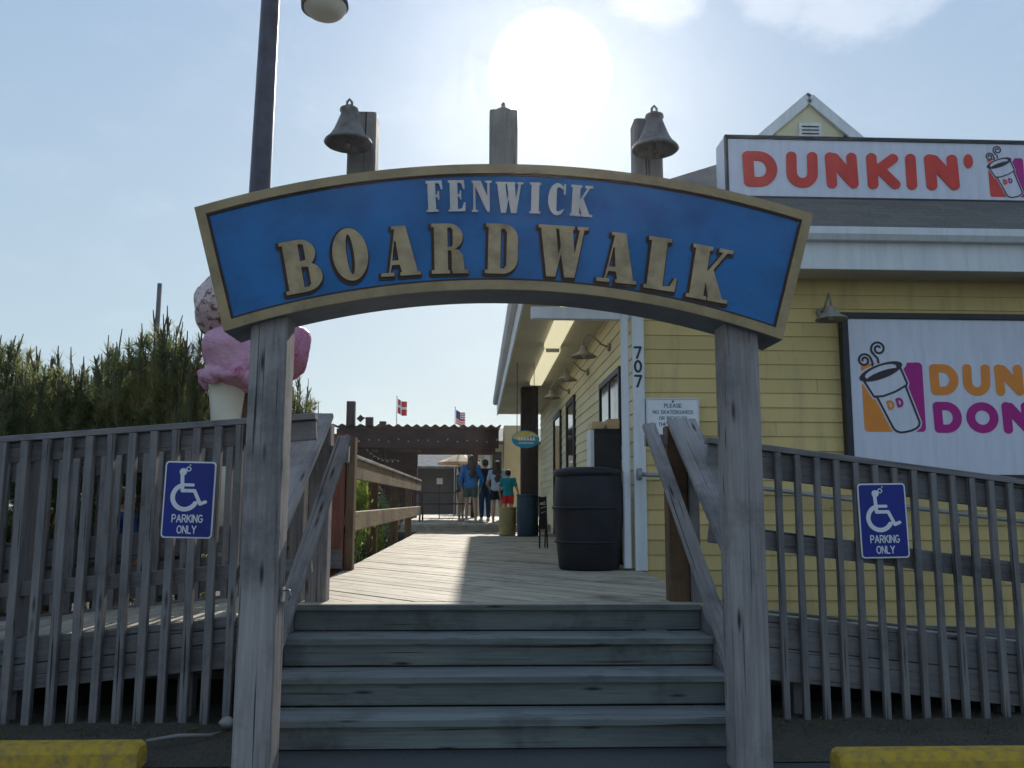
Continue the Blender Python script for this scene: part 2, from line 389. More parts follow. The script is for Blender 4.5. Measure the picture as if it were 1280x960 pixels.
def copy_tree(o, loc, label=None, rotz=None):
    c = o.copy(); COL.objects.link(c); c.location = loc; BASE[c.name] = Vector(loc)
    if label: c['label'] = label
    if rotz is not None: c.rotation_euler.z = rotz
    def rec(src, dst):
        for ch in list(src.children):
            k = ch.copy(); COL.objects.link(k); k.parent = dst; rec(ch, k)
    rec(o, c); return c

# ---- lettering: signed distance shapes -> contours -> thin solid meshes
def f_cap(X, Y, a, b, r):
    dx, dy = b[0]-a[0], b[1]-a[1]; L2 = dx*dx+dy*dy+1e-12
    t = np.clip(((X-a[0])*dx+(Y-a[1])*dy)/L2, 0, 1)
    return np.hypot(X-a[0]-t*dx, Y-a[1]-t*dy)-r
def f_path(X, Y, pts, r):
    f = None
    for a, b in zip(pts[:-1], pts[1:]):
        g = f_cap(X, Y, a, b, r); f = g if f is None else np.minimum(f, g)
    return f
def f_poly(X, Y, pts, rad=0.0):
    d = np.full(X.shape, 1e9); ins = np.zeros(X.shape, bool); n = len(pts)
    for i in range(n):
        a, b = pts[i], pts[(i+1) % n]
        d = np.minimum(d, f_cap(X, Y, a, b, 0))
        if a[1] != b[1]:
            c = ((a[1] > Y) != (b[1] > Y)) & (X < (b[0]-a[0])*(Y-a[1])/(b[1]-a[1])+a[0])
            ins ^= c
    return np.where(ins, -d, d)-rad
def f_ell(X, Y, c, rx, ry):
    k = np.hypot((X-c[0])/rx, (Y-c[1])/ry); return (k-1)*min(rx, ry)
def rect(x0, y0, x1, y1): return [(x0, y0), (x1, y0), (x1, y1), (x0, y1)]
def arc(cx, cy, rx, ry, a0, a1, n=14): return [(cx+rx*math.cos(R(a0+(a1-a0)*i/n)), cy+ry*math.sin(R(a0+(a1-a0)*i/n))) for i in range(n+1)]
def contours(f, x0, y0, st):
    s = f < 0; segs = {}
    c = s[:-1, :-1].astype(int)+2*s[:-1, 1:]+4*s[1:, 1:]+8*s[1:, :-1]
    ys, xs = np.nonzero((c > 0) & (c < 15))
    def pt(k):
        (j0, i0), (j1, i1) = k; a, b = f[j0, i0], f[j1, i1]; t = a/(a-b)
        return (x0+(i0+(i1-i0)*t)*st, y0+(j0+(j1-j0)*t)*st)
    T = {1: [(3, 0)], 2: [(0, 1)], 3: [(3, 1)], 4: [(1, 2)], 5: [(3, 2), (1, 0)], 6: [(0, 2)], 7: [(3, 2)], 8: [(2, 3)], 9: [(2, 0)], 10: [(0, 3), (2, 1)], 11: [(2, 1)], 12: [(1, 3)], 13: [(1, 0)], 14: [(0, 3)]}
    for j, i in zip(ys, xs):
        ed = [((j, i), (j, i+1)), ((j, i+1), (j+1, i+1)), ((j+1, i), (j+1, i+1)), ((j, i), (j+1, i))]
        for a, b in T[c[j, i]]: segs[ed[a]] = ed[b]
    loops = []
    while segs:
        k0, k = segs.popitem(); loop = [k0]
        while k != k0 and k in segs: loop.append(k); k = segs.pop(k)
        P = [pt(q) for q in loop]
        if len(P) < 6: continue
        out = [P[0]]                                     # drop nearly collinear points
        for q in range(1, len(P)-1):
            a, b, d = out[-1], P[q], P[q+1]
            ar = abs((b[0]-a[0])*(d[1]-a[1])-(b[1]-a[1])*(d[0]-a[0])); ln = math.hypot(d[0]-a[0], d[1]-a[1])+1e-9
            if ar/ln > st*.07 or math.hypot(b[0]-a[0], b[1]-a[1]) > st*9: out.append(b)
        out.append(P[-1])
        if len(out) >= 3: loops.append(out)
    return loops
def shape_mesh(name, fn, bounds, st, depth, M):
    """fn(X,Y) signed distance; M maps local (x, y, height) to the world. Front is local +z"""
    x0, y0, x1, y1 = bounds
    X, Y = np.meshgrid(np.arange(x0, x1+st, st), np.arange(y0, y1+st, st))
    lo = contours(fn(X, Y), x0, y0, st)
    cu = bpy.data.curves.new(name, 'CURVE'); cu.dimensions = '2D'; cu.fill_mode = 'BOTH'; cu.extrude = .5
    for lp in lo:
        sp = cu.splines.new('POLY'); sp.points.add(len(lp)-1); sp.use_cyclic_u = True
        for q, p in zip(sp.points, lp): q.co = (p[0], p[1], 0, 1)
    o = bpy.data.objects.new(name, cu); COL.objects.link(o)
    me = bpy.data.meshes.new_from_object(o); bpy.data.objects.remove(o); bpy.data.curves.remove(cu)
    me.name = name
    me.transform(M @ Matrix.Diagonal((1, 1, depth, 1)))
    return me
def faceM(X, Yf, Z, sc=1.0, rot=0.0, wide=1.0):
    """local xy drawn on a wall that faces -Y with its surface at Yf"""
    return Matrix.Translation((X, Yf, Z)) @ Matrix.Rotation(R(90), 4, 'X') @ Matrix.Rotation(rot, 4, 'Z') @ Matrix.Diagonal((sc*wide, sc, 1, 1))
def mpart(name, me, mat, parent, label=None):
    me.transform(Matrix.Translation(-BASE[parent.name])); return part(name, me, mat, parent, label)

# stroke alphabet (x right, y up, height 1)
SF = {
 'A': (.72, [[(0, 0), (.36, 1), (.72, 0)], [(.13, .34), (.59, .34)]]),
 'B': (.62, [[(0, 0), (0, 1), (.32, 1)]+arc(.32, .76, .25, .24, 90, -90)+[(0, .52)], [(.32, .52)]+arc(.34, .26, .28, .26, 90, -90)+[(0, 0)]]),
 'C': (.66, [arc(.36, .5, .36, .5, 50, 310, 20)]),
 'D': (.66, [[(0, 0), (0, 1), (.26, 1)]+arc(.26, .5, .40, .5, 90, -90, 18)+[(0, 0)]]),
 'E': (.54, [[(.54, 1), (0, 1), (0, 0), (.54, 0)], [(0, .52), (.46, .52)]]),
 'G': (.68, [arc(.36, .5, .36, .5, 50, 345, 20)+[(.70, .46), (.44, .46)]]),
 'H': (.64, [[(0, 0), (0, 1)], [(.64, 0), (.64, 1)], [(0, .52), (.64, .52)]]),
 'I': (.0, [[(0, 0), (0, 1)]]),
 'K': (.62, [[(0, 0), (0, 1)], [(.60, 1), (.05, .45)], [(.2, .58), (.62, 0)]]),
 'L': (.52, [[(0, 1), (0, 0), (.52, 0)]]),
 'N': (.64, [[(0, 0), (0, 1), (.64, 0), (.64, 1)]]),
 'O': (.74, [arc(.37, .5, .37, .5, 0, 360, 28)]),
 'P': (.58, [[(0, 0), (0, 1), (.32, 1)]+arc(.32, .73, .27, .27, 90, -90)+[(0, .46)]]),
 'R': (.62, [[(0, 0), (0, 1), (.32, 1)]+arc(.32, .73, .27, .27, 90, -90)+[(0, .46)], [(.32, .46), (.62, 0)]]),
 'S': (.58, [arc(.29, .75, .28, .25, 30, 250, 14)+arc(.29, .25, .29, .25, 80, -150, 14)]),
 'T': (.62, [[(0, 1), (.62, 1)], [(.31, 1), (.31, 0)]]),
 'U': (.64, [[(0, 1), (0, .34)]+arc(.32, .34, .32, .34, 180, 360, 14)+[(.64, 1)]]),
 'W': (.92, [[(0, 1), (.22, 0), (.46, .9), (.70, 0), (.92, 1)]]),
 'Y': (.66, [[(0, 1), (.33, .48), (.66, 1)], [(.33, .48), (.33, 0)]]),
 '7': (.56, [[(0, 1), (.56, 1), (.2, 0)]]),
 '0': (.56, [arc(.28, .5, .28, .5, 0, 360, 24)]),
 ' ': (.3, []),
}
def text_fn(txt, r, gap):
    """centred text as one distance function, height 1 (stroke centre lines)"""
    xs = []; x = 0
    for ch in txt:
        xs.append(x); x += SF[ch][0]+gap
    tot = x-gap
    def fn(X, Y):
        f = np.full(X.shape, 9.0)
        for ch, q in zip(txt, xs):
            for st in SF[ch][1]:
                f = np.minimum(f, f_path(X, Y, [(a+q-tot/2, b) for a, b in st], r))
        return f
    return fn, tot
def text_mesh(name, txt, r, gap, Xc, Yf, Zb, h, depth=.004, wide=1.0, st=.05, rot=0):
    fn, tot = text_fn(txt, r, gap)
    return shape_mesh(name, fn, (-tot/2-r-.1, -r-.1, tot/2+r+.1, 1+r+.1), st, depth, faceM(Xc, Yf, Zb, h, rot, wide))

# fat serif capitals (height 1)
def mn(*a):
    f = a[0]
    for b in a[1:]: f = np.minimum(f, b)
    return f
def cut(f, *g):
    for q in g: f = np.maximum(f, -q)
    return f
def serif(ch):
    P = f_poly
    def lob(X, Y, x0, x1, y0, y1, xs):
        cy = (y0+y1)/2; ry = (y1-y0)/2
        return P(X, Y, [(x0, y0), (xs, y0)]+arc(xs, cy, x1-xs, ry, -90, 90, 16)+[(x0, y1)])
    def B(X, Y): return cut(mn(P(X, Y, rect(.06, 0, .36, 1)), lob(X, Y, .06, .64, .46, 1, .34), lob(X, Y, .06, .70, 0, .56, .36), P(X, Y, rect(0, .93, .3, 1)), P(X, Y, rect(0, 0, .3, .07))),
                            P(X, Y, [(.34, .58), (.44, .60), (.44, .88), (.40, .91), (.34, .91)]), P(X, Y, [(.34, .09), (.42, .09), (.47, .13), (.47, .46), (.34, .48)]))
    def O(X, Y): return cut(f_ell(X, Y, (.35, .5), .35, .52), P(X, Y, arc(.35, .5, .075, .40, 0, 360, 24)))
    def A(X, Y): return cut(mn(P(X, Y, [(.02, 0), (.12, 0), (.30, 1), (.52, 1), (.74, 0), (.42, 0), (.36, .22), (.2, .22), (.14, 0)]), P(X, Y, rect(-.03, 0, .24, .07)), P(X, Y, rect(.36, 0, .79, .07)), P(X, Y, rect(.22, .94, .5, 1))),
                            P(X, Y, [(.21, .31), (.345, .31), (.30, .70), (.27, .70)]))
    def Rr(X, Y): return cut(mn(P(X, Y, rect(.06, 0, .34, 1)), lob(X, Y, .06, .66, .46, 1, .36), P(X, Y, [(.36, .5), (.56, .47), (.66, .36), (.68, .07), (.42, .07), (.42, .44)]), P(X, Y, rect(0, .93, .3, 1)), P(X, Y, rect(0, 0, .38, .07)), P(X, Y, rect(.43, 0, .76, .07))),
                             P(X, Y, [(.34, .53), (.42, .53), (.45, .58), (.45, .88), (.41, .92), (.34, .92)]))
    def D(X, Y): return cut(mn(P(X, Y, rect(.06, 0, .34, 1)), P(X, Y, [(.06, 0), (.38, 0)]+arc(.38, .30, .32, .30, -90, 0, 8)+arc(.38, .70, .32, .30, 0, 90, 8)+[(.06, 1)]), P(X, Y, rect(0, .93, .3, 1)), P(X, Y, rect(0, 0, .3, .07))),
                            P(X, Y, [(.33, .10), (.41, .10), (.46, .17), (.46, .83), (.41, .90), (.33, .90)]))
    def Wq(X, Y): return mn(P(X, Y, [(.04, 1), (.34, 1), (.42, .42), (.46, .62), (.40, 1), (.68, 1), (.74, .44), (.84, 1), (.93, 1), (.76, 0), (.56, 0), (.47, .46), (.38, 0), (.20, 0)]), P(X, Y, rect(0, .94, .38, 1)), P(X, Y, rect(.36, .94, .72, 1)), P(X, Y, rect(.78, .94, 1.0, 1)))
    def Lq(X, Y): return mn(P(X, Y, rect(.06, 0, .36, 1)), P(X, Y, rect(0, .93, .44, 1)), P(X, Y, [(0, 0), (.60, 0), (.62, .26), (.57, .26), (.50, .10), (.36, .07), (0, .07)]))
    def K(X, Y): return mn(P(X, Y, rect(.06, 0, .34, 1)), P(X, Y, rect(0, .93, .40, 1)), P(X, Y, rect(0, 0, .40, .07)), P(X, Y, [(.62, .95), (.70, .95), (.46, .58), (.72, .05), (.44, .05), (.32, .40), (.30, .46)]), P(X, Y, rect(.52, .93, .80, 1)), P(X, Y, rect(.42, 0, .82, .07)))
    def Fq(X, Y): return mn(P(X, Y, rect(.06, 0, .34, 1)), P(X, Y, rect(0, 0, .42, .07)), P(X, Y, [(0, 1), (.58, 1), (.60, .72), (.54, .72), (.48, .90), (.34, .93), (0, .93)]), P(X, Y, [(.34, .46), (.40, .48), (.42, .38), (.47, .38), (.47, .66), (.42, .66), (.40, .55), (.34, .55)]))
    def E(X, Y): return mn(Fq(X, Y), P(X, Y, [(0, 0), (.60, 0), (.62, .28), (.56, .28), (.49, .10), (.36, .07), (0, .07)]))
    def N(X, Y): return mn(P(X, Y, [(.05, 1), (.32, 1), (.62, .36), (.62, 0), (.55, 0), (.13, .80), (.13, 0), (.05, 0)]), P(X, Y, rect(.56, 0, .64, 1)), P(X, Y, rect(0, .94, .26, 1)), P(X, Y, rect(0, 0, .22, .06)), P(X, Y, rect(.48, .94, .72, 1)))
    def I(X, Y): return mn(P(X, Y, rect(.06, 0, .34, 1)), P(X, Y, rect(0, .93, .40, 1)), P(X, Y, rect(0, 0, .40, .07)))
    def C(X, Y): return mn(cut(f_ell(X, Y, (.33, .5), .33, .52), P(X, Y, [(.31, .14), (.38, .10), (.8, .30), (.8, .70), (.38, .90), (.31, .86)])), P(X, Y, rect(.56, .66, .63, 1.0)))
    return {'B': (B, .70), 'O': (O, .70), 'A': (A, .76), 'R': (Rr, .74), 'D': (D, .70), 'W': (Wq, 1.0), 'L': (Lq, .62), 'K': (K, .80), 'F': (Fq, .60), 'E': (E, .62), 'N': (N, .70), 'I': (I, .40), 'C': (C, .64)}[ch]

# ================================================================ SETTING
g = MB(); g.face([(-150, -60, 0), (150, -60, 0), (150, 190, 0), (-150, 190, 0)]); solo('ground', g, 'ground', kind='structure')
g = MB()
for x0, x1 in ((-9, -1.2), (1.5, 9)):
    nx = 60
    for i in range(nx):
        for j in range(8):
            def P(a, b):
                x = x0+(x1-x0)*a/nx; y = 4.62+(5.75-4.62)*b/8
                h = .006+(.05*math.sin(PI*min(1, b/5)*.5) if b else 0)+(.014*math.sin(x*9.1+y*7)*math.sin(x*3.3-y*13) if 0 < b < 8 else 0)
                return (x, y, max(.004, h))
            g.face([P(i, j), P(i+1, j), P(i+1, j+1), P(i, j+1)], None, True)
solo('mulch_bed', g, 'mulch', kind='structure')
g = MB(); g.face([(-30, 5.7, .012), (30, 5.7, .012), (30, 60, .012), (-30, 60, .012)]); solo('soil', g, 'soil', kind='structure')

def build_glare_haze():  # added air volume, stands in for the lens's veiling glare near the sun
    m = bpy.data.materials.new('glare_haze'); m.use_nodes = True; n = m.node_tree.nodes; n.clear(); MAT['glare_haze'] = m
    o = n.new('ShaderNodeOutputMaterial'); v = n.new('ShaderNodeVolumePrincipled'); v.inputs['Density'].default_value = GLARE_HAZE; v.inputs['Color'].default_value = (.93, .96, 1, 1); v.inputs['Anisotropy'].default_value = .84
    m.node_tree.links.new(v.outputs[0], o.inputs['Volume'])
    g = MB(); x0, x1, y0, y1, z0, z1 = -151, 151, -61, 191, -1, 8.8
    P = [Vector((x, y, z)) for z in (z0, z1) for y in (y0, y1) for x in (x0, x1)]
    for q in ((0, 2, 3, 1), (4, 5, 7, 6), (0, 1, 5, 4), (2, 6, 7, 3), (0, 4, 6, 2), (1, 3, 7, 5)): g.face([P[k] for k in q])
    solo('glare_haze', g, 'glare_haze', kind='stuff')
GLARE_HAZE = .0005
build_glare_haze()
# boardwalk: diagonal boards clipped to the deck
def clip(poly, x0, x1, y0, y1):
    for ax, lim, sg in ((0, x0, 1), (0, x1, -1), (1, y0, 1), (1, y1, -1)):
        out = []
        for i in range(len(poly)):
            a, b = poly[i], poly[(i+1) % len(poly)]; da, db = (a[ax]-lim)*sg, (b[ax]-lim)*sg
            if da >= 0: out.append(a)
            if da*db < 0:
                t = da/(da-db); out.append((a[0]+(b[0]-a[0])*t, a[1]+(b[1]-a[1])*t))
        poly = out
        if not poly: break
    return poly
def diag_deck(mb, x0, x1, y0, y1, z, w=.138, gap=.009, ang=-47, th=.036):
    c, s = math.cos(R(ang)), math.sin(R(ang)); ext = 40
    k = -400
    while k < 400:
        v = k*(w+gap); k += 1
        q = [(-ext, v), (ext, v), (ext, v+w), (-ext, v+w)]
        q = [(a*c-b*s, y0+a*s+b*c) for a, b in q]
        q = clip(q, x0, x1, y0, y1)
        if len(q) < 3: continue
        u0, v0 = rnd(0, 60), rnd(0, 60); dz = rnd(-.0025, .0025)
        uv = [(u0+a*c+b*s, v0-a*s+b*c) for a, b in q]
        n = len(q)
        if sum(q[i][0]*q[(i+1) % n][1]-q[(i+1) % n][0]*q[i][1] for i in range(n)) < 0: q.reverse(); uv.reverse()
        mb.face([(a, b, z+dz) for a, b in q], uv)
        for i in range(n):
            a, b = q[i], q[(i+1) % n]; mb.face([(a[0], a[1], z+dz-th), (b[0], b[1], z+dz-th), (b[0], b[1], z+dz), (a[0], a[1], z+dz)], [uv[i], uv[(i+1) % n], uv[(i+1) % n], uv[i]])
d = MB(); diag_deck(d, -1.28, 1.60, 5.86, 19.0, .68)
diag_deck(d, -4.2, 4.0, 19.0, 34, .84, ang=-90+1)
d.board((-1.19, 5.79, .661), (1.49, 5.79, .661), .135, .038)                      # nosing board of the landing
d.board((-4.2, 18.985, .75), (4.0, 18.985, .75), .03, .15)
d.board((-1.30, 5.95, .55), (-1.30, 19, .55), .035, .22)
o = solo('boardwalk', d, 'deck_wood', kind='structure')

# stairs
st = empty('entry_stairs', (.18, 5.3, 0), 'wide grey-green wooden steps climbing between the arch posts to the boardwalk', 'stairs')
X0, X1 = -1.17, 1.47
fr = [5.722, 5.437, 5.153, 4.87]; zz = [.68, .51, .34, .17]
for i in range(4):
    if i:
        for k in range(2):
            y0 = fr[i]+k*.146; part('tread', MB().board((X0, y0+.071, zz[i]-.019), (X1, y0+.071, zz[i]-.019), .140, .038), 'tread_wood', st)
    part('nosing_shade', MB().board((X0+.002, fr[i]-.006, zz[i]-.0215), (X1-.002, fr[i]-.006, zz[i]-.0215), .011, .036), 'stair_wood', st)  # thin darker strip: shade painted onto the step fronts, which the even sky leaves pale
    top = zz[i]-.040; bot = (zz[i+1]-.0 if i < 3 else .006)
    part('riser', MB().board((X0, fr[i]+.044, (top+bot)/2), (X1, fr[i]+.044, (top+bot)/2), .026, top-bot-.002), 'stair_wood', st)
for x in (X0-.022, X1+.022):
    m = MB(); m.prism([(x-.018, 0), (x+.018, 0), (x+.018, 1), (x-.018, 1)], 0, 1)
    m = MB(); pr = [(4.86, .0), (5.86, .0), (5.86, .66), (5.72, .66), (4.90, .17), (4.86, .15)]
    a = [Vector((x-.018, y, z)) for y, z in pr]; b = [Vector((x+.018, y, z)) for y, z in pr]
    m.face(a, [(p.y, p.z) for p in a]); m.face(list(reversed(b)), [(p.y, p.z) for p in reversed(b)])
    for i in range(len(pr)):
        j = (i+1) % len(pr); m.face([a[i], b[i], b[j], a[j]], [(0, 0), (0, .03), (1, .03), (1, 0)])
    part('stringer', m, 'fence_wood', st)

# ================================================================ ARCH SIGN
ar = empty('entrance_arch', (.14, 4.55, 0), 'wooden entrance arch with curved blue name board on two tall posts', 'arch')
for x0, x1 in ((-1.19, -1.0), (1.307, 1.492)):
    pm = MB().box((x0, 4.45, 0), (x1, 4.64, 2.36), 'z', .008)
    po = part('post', pm, 'weathered_wood', ar)
hk = MB().box((-1.0, 4.52, .83), (-.985, 4.58, .90), 'z').tube([(-.985, 4.55, .885), (-.955, 4.53, .89), (-.945, 4.53, .86), (-.96, 4.53, .84)], .005, 6)
part('latch_hook', hk, 'galvanised', ar)
def arc3(p, q, r, n):
    ax, ay = p; bx, by = q; cx, cy = r
    dd = 2*(ax*(by-cy)+bx*(cy-ay)+cx*(ay-by))
    ux = ((ax*ax+ay*ay)*(by-cy)+(bx*bx+by*by)*(cy-ay)+(cx*cx+cy*cy)*(ay-by))/dd
    uy = ((ax*ax+ay*ay)*(cx-bx)+(bx*bx+by*by)*(ax-cx)+(cx*cx+cy*cy)*(bx-ax))/dd
    rr = math.hypot(ax-ux, ay-uy); a0 = math.atan2(ay-uy, ax-ux); a1 = math.atan2(cy-uy, cx-ux)
    return [(ux+rr*math.cos(a0+(a1-a0)*i/n), uy+rr*math.sin(a0+(a1-a0)*i/n)) for i in range(n+1)]
NS = 48
top = arc3((-1.496, 2.862), (.14, 3.132), (1.797, 2.882), NS); bot = arc3((-1.311, 2.203), (.134, 2.444), (1.603, 2.191), NS)
def strip(t, b, y0, y1):
    m = MB(); m.prism(list(b)+list(reversed(t)), y0, y1); return m
def lerp2(a, b, t): return (a[0]+(b[0]-a[0])*t, a[1]+(b[1]-a[1])*t)
body = MB()
for i in range(NS):      # a solid curved box, quads
    q = [bot[i], bot[i+1], top[i+1], top[i]]
    body.face([(x, 4.412, z) for x, z in q], q); body.face([(x, 4.72, z) for x, z in reversed(q)], q)
    body.face([(bot[i][0], 4.412, bot[i][1]), (bot[i][0], 4.72, bot[i][1]), (bot[i+1][0], 4.72, bot[i+1][1]), (bot[i+1][0], 4.412, bot[i+1][1])], [(i*.06, 0), (i*.06, .3), (i*.06+.06, .3), (i*.06+.06, 0)])
    body.face([(top[i][0], 4.412, top[i][1]), (top[i+1][0], 4.412, top[i+1][1]), (top[i+1][0], 4.72, top[i+1][1]), (top[i][0], 4.72, top[i][1])])
for i in (0, NS):
    t, b = top[i], bot[i]; body.face([(t[0], 4.412, t[1]), (t[0], 4.72, t[1]), (b[0], 4.72, b[1]), (b[0], 4.412, b[1])])
sb = part('sign_board', body, 'sign_edge', ar)
def inset(w):
    def side(i0, i1): # shrink strip by w
        pass
    T = []; Bq = []
    for i in range(NS+1):
        a = w/3.15*(1-2*i/NS)            # pull ends in
        ti, bi = top[i], bot[i]
        dx, dz = ti[0]-bi[0], ti[1]-bi[1]; L = math.hypot(dx, dz)
        T.append((ti[0]-dx/L*w, ti[1]-dz/L*w)); Bq.append((bi[0]+dx/L*w, bi[1]+dz/L*w))
    # trim the two ends along the arc
    def trim(c):
        s0 = w/math.dist(c[0], c[1])
        k = int(s0); f = s0-k
        st_ = lerp2(c[k], c[k+1], f); en = lerp2(c[-1-k], c[-2-k], f)
        return [st_]+c[k+1:-1-k]+[en]
    return trim(T), trim(Bq)
T1, B1 = inset(.014); T2, B2 = inset(.05)
blue = MB()
n2 = len(T2)
for i in range(n2-1):
    q = [B2[i], B2[i+1], T2[i+1], T2[i]]; blue.face([(x, 4.4085, z) for x, z in q], q)
part('blue_panel', blue, 'sign_blue', ar)
def ring_band(o_, i_, y0, y1):
    m = MB(); n = len(o_)
    for k in range(n):
        j = (k+1) % n; a, b, c, d_ = o_[k], o_[j], i_[j], i_[k]
        m.face([(a[0], y0, a[1]), (b[0], y0, b[1]), (c[0], y0, c[1]), (d_[0], y0, d_[1])])
        m.face([(a[0], y1, a[1]), (b[0], y1, b[1]), (b[0], y0, b[1]), (a[0], y0, a[1])])
        m.face([(d_[0], y0, d_[1]), (c[0], y0, c[1]), (c[0], y1, c[1]), (d_[0], y1, d_[1])])
    return m
def resample(c, n):
    L = [0]
    for a, b in zip(c[:-1], c[1:]): L.append(L[-1]+math.dist(a, b))
    out = []; j = 0
    for i in range(n+1):
        t = L[-1]*i/n
        while j < len(L)-2 and L[j+1] < t: j += 1
        out.append(lerp2(c[j], c[j+1], (t-L[j])/(L[j+1]-L[j])))
    return out
def loop(t, b): return resample(t, 60)+list(reversed(resample(b, 60)))
T0, B0 = top, bot
part('border', ring_band(loop(T0, B0), loop(T2, B2), 4.394, 4.4125), 'sign_border', ar)
T3, B3 = inset(.05); T4, B4 = inset(.062)
part('border_line', ring_band(loop(T3, B3), loop(T4, B4), 4.402, 4.41), 'sign_brown', ar)
def px2(x, y): # point on the face of the sign board
    return (-1.496+(x-243)*(3.293/773.), None)
LET = [('B', -.928, 2.556, .285, 11.5), ('O', -.677, 2.622, .275, 9.5), ('A', -.418, 2.645, .27, 4.5), ('R', -.160, 2.662, .272, 2), ('D', .117, 2.665, .272, -1), ('W', .44, 2.655, .28, -3), ('A', .735, 2.625, .275, -5), ('L', .972, 2.594, .285, -8), ('K', 1.225, 2.545, .295, -10)]
WD = dict(B=1.0, O=.96, A=.94, R=.93, D=.9, W=.95, L=.98, K=.92)
def big_letter(ch, x, z, h, rot, mat, outl=True, yf=4.4085, wide=1.0):
    fn, w = serif(ch); M = faceM(x, yf-.008, z, h, R(rot), wide) @ Matrix.Translation((-w/2, -.5, 0))
    me = shape_mesh('letter', fn, (-.12, -.12, w+.14, 1.14), .012, .008, M); o = mpart('letter', me, mat, ar)
    if outl:
        M2 = faceM(x-.006, yf-.003, z-.008, h, R(rot), wide) @ Matrix.Translation((-w/2, -.5, 0))
        me = shape_mesh('letter_shadow', lambda X, Y: fn(X, Y)-.038, (-.16, -.16, w+.18, 1.18), .014, .004, M2); mpart('letter_shadow', me, 'sign_brown', o)
for ch, x, z, h, r_ in LET: big_letter(ch, x, z, h, r_, 'sign_tan', wide=WD[ch])
for ch, xp, zp in (('F', 543, 245), ('E', 571, 244), ('N', 602, 244), ('W', 637, 245), ('I', 669.5, 245), ('C', 697, 246), ('K', 728, 247.5)):
    x = .123+(xp-629)*.00424; big_letter(ch, x, 3.129-(yy := zp-206)*.00468, .172, -(x-.13)*9, 'sign_silver', outl=False, wide=.86)
# three stub posts on top
for x, zt, zb in ((-.655, 3.475, 3.02), (.128, 3.505, 3.10), (.94, 3.47, 3.02)):
    part('stub_post', MB().box((x-.078, 4.53, zb), (x+.078, 4.68, zt), 'z', .012), 'grey_stub', ar)
m = MB().lathe([(.062, 0), (.058, .014), (.04, .03), (.016, .038), (.012, .05), (.014, .06), (.008, .075), (0.0005, .078)], (.128, 4.6, 3.504), 20); part('post_cap', m, 'bell_metal', ar)

def bell(loc, lab, tilt):
    e = empty('bell', loc, lab, 'bell', 'bells on top of the arch')
    b = Vector(loc); rm = Matrix.Rotation(R(tilt), 4, 'Y')
    prof = [(.0005, .225), (.030, .222), (.052, .212), (.055, .198), (.046, .186), (.050, .17), (.068, .12), (.085, .075), (.105, .04), (.132, .012), (.137, 0), (.128, -.008), (.12, -.002), (.095, .03), (.07, .07), (.05, .13), (.03, .17), (.0005, .18)]
    part('bell_body', MB().lathe([(r_*.94, z*.92) for r_, z in prof], b, 28, rm), 'bell_metal', e)
    top_ = b+rm @ Vector((0, 0, .204))
    part('hanger', MB().tube([top_+Vector((-.014, 0, -.005)), top_+Vector((-.013, 0, .03)), top_+Vector((0, 0, .046)), top_+Vector((.013, 0, .03)), top_+Vector((.014, 0, -.005))], .007, 8), 'bell_metal', e)
    part('bracket', MB().tube([top_+Vector((0, 0, .01)), top_+Vector((0, .10, .012)), top_+Vector((0, .16, -.03))], .009, 8), 'bell_metal', e)
    part('clapper', MB().tube([b+Vector((0, 0, .1)), b+Vector((0, 0, -.005))], .006, 6).ball(b+Vector((0, 0, -.012)), .02, n=10, m=6), 'bell_metal', e)
bell((-.705, 4.40, 3.232), 'dark weathered bell on the left stub post of the arch', 0)
bell((.945, 4.40, 3.232), 'dark weathered bell on the right stub post of the arch, before the pale roof sign', 0)

# ================================================================ STAIR RAILS
def stair_rail(sx, lab, A0, A1, B0_, B1_, wA, wB, newel, nmat):
    e = empty('stair_railing', (newel[0], newel[1], .68), lab, 'railing')
    v = Vector(A1)-Vector(A0); upA = Vector((0, 0, 1))
    part('cap_rail', MB().board(A0, A1, wA, .04, upA, .006), 'weathered_wood', e)
    part('brace', MB().board(B0_, B1_, wB, .042, upA, .006), 'weathered_wood', e)
    part('newel_post', MB().box((newel[0]-.07, newel[1]-.07, .0), (newel[0]+.07, newel[1]+.07, newel[2]), 'z', .008), nmat, e)
    return e
e = stair_rail(-1, 'grey stair railing left of the steps with its wide sloping cap board', (-1.085, 5.88, 1.915), (-1.135, 4.66, 1.115), (-.905, 5.86, 1.765), (-1.078, 4.66, .50), .20, .095, (-1.065, 5.93, 1.86), 'weathered_wood')
part('side_board', MB().box((-1.235, 5.80, .55), (-1.15, 5.96, 1.80), 'z'), 'fence_wood', e)
part('block', MB().box((-.993, 5.84, 1.60), (-.87, 5.90, 1.71), 'x'), 'weathered_wood', e)
e = stair_rail(1, 'grey stair railing right of the steps on a brown newel post', (1.40, 5.85, 1.895), (1.425, 4.645, 1.06), (1.172, 5.83, 1.86), (1.36, 4.645, .50), .20, .09, (1.372, 5.93, 1.86), 'brown_wood')
part('side_board', MB().box((1.442, 5.80, .5), (1.50, 5.96, 1.80), 'z'), 'fence_wood', e)
part('block', MB().box((1.15, 5.83, 1.72), (1.30, 5.89, 1.80), 'x'), 'weathered_wood', e)

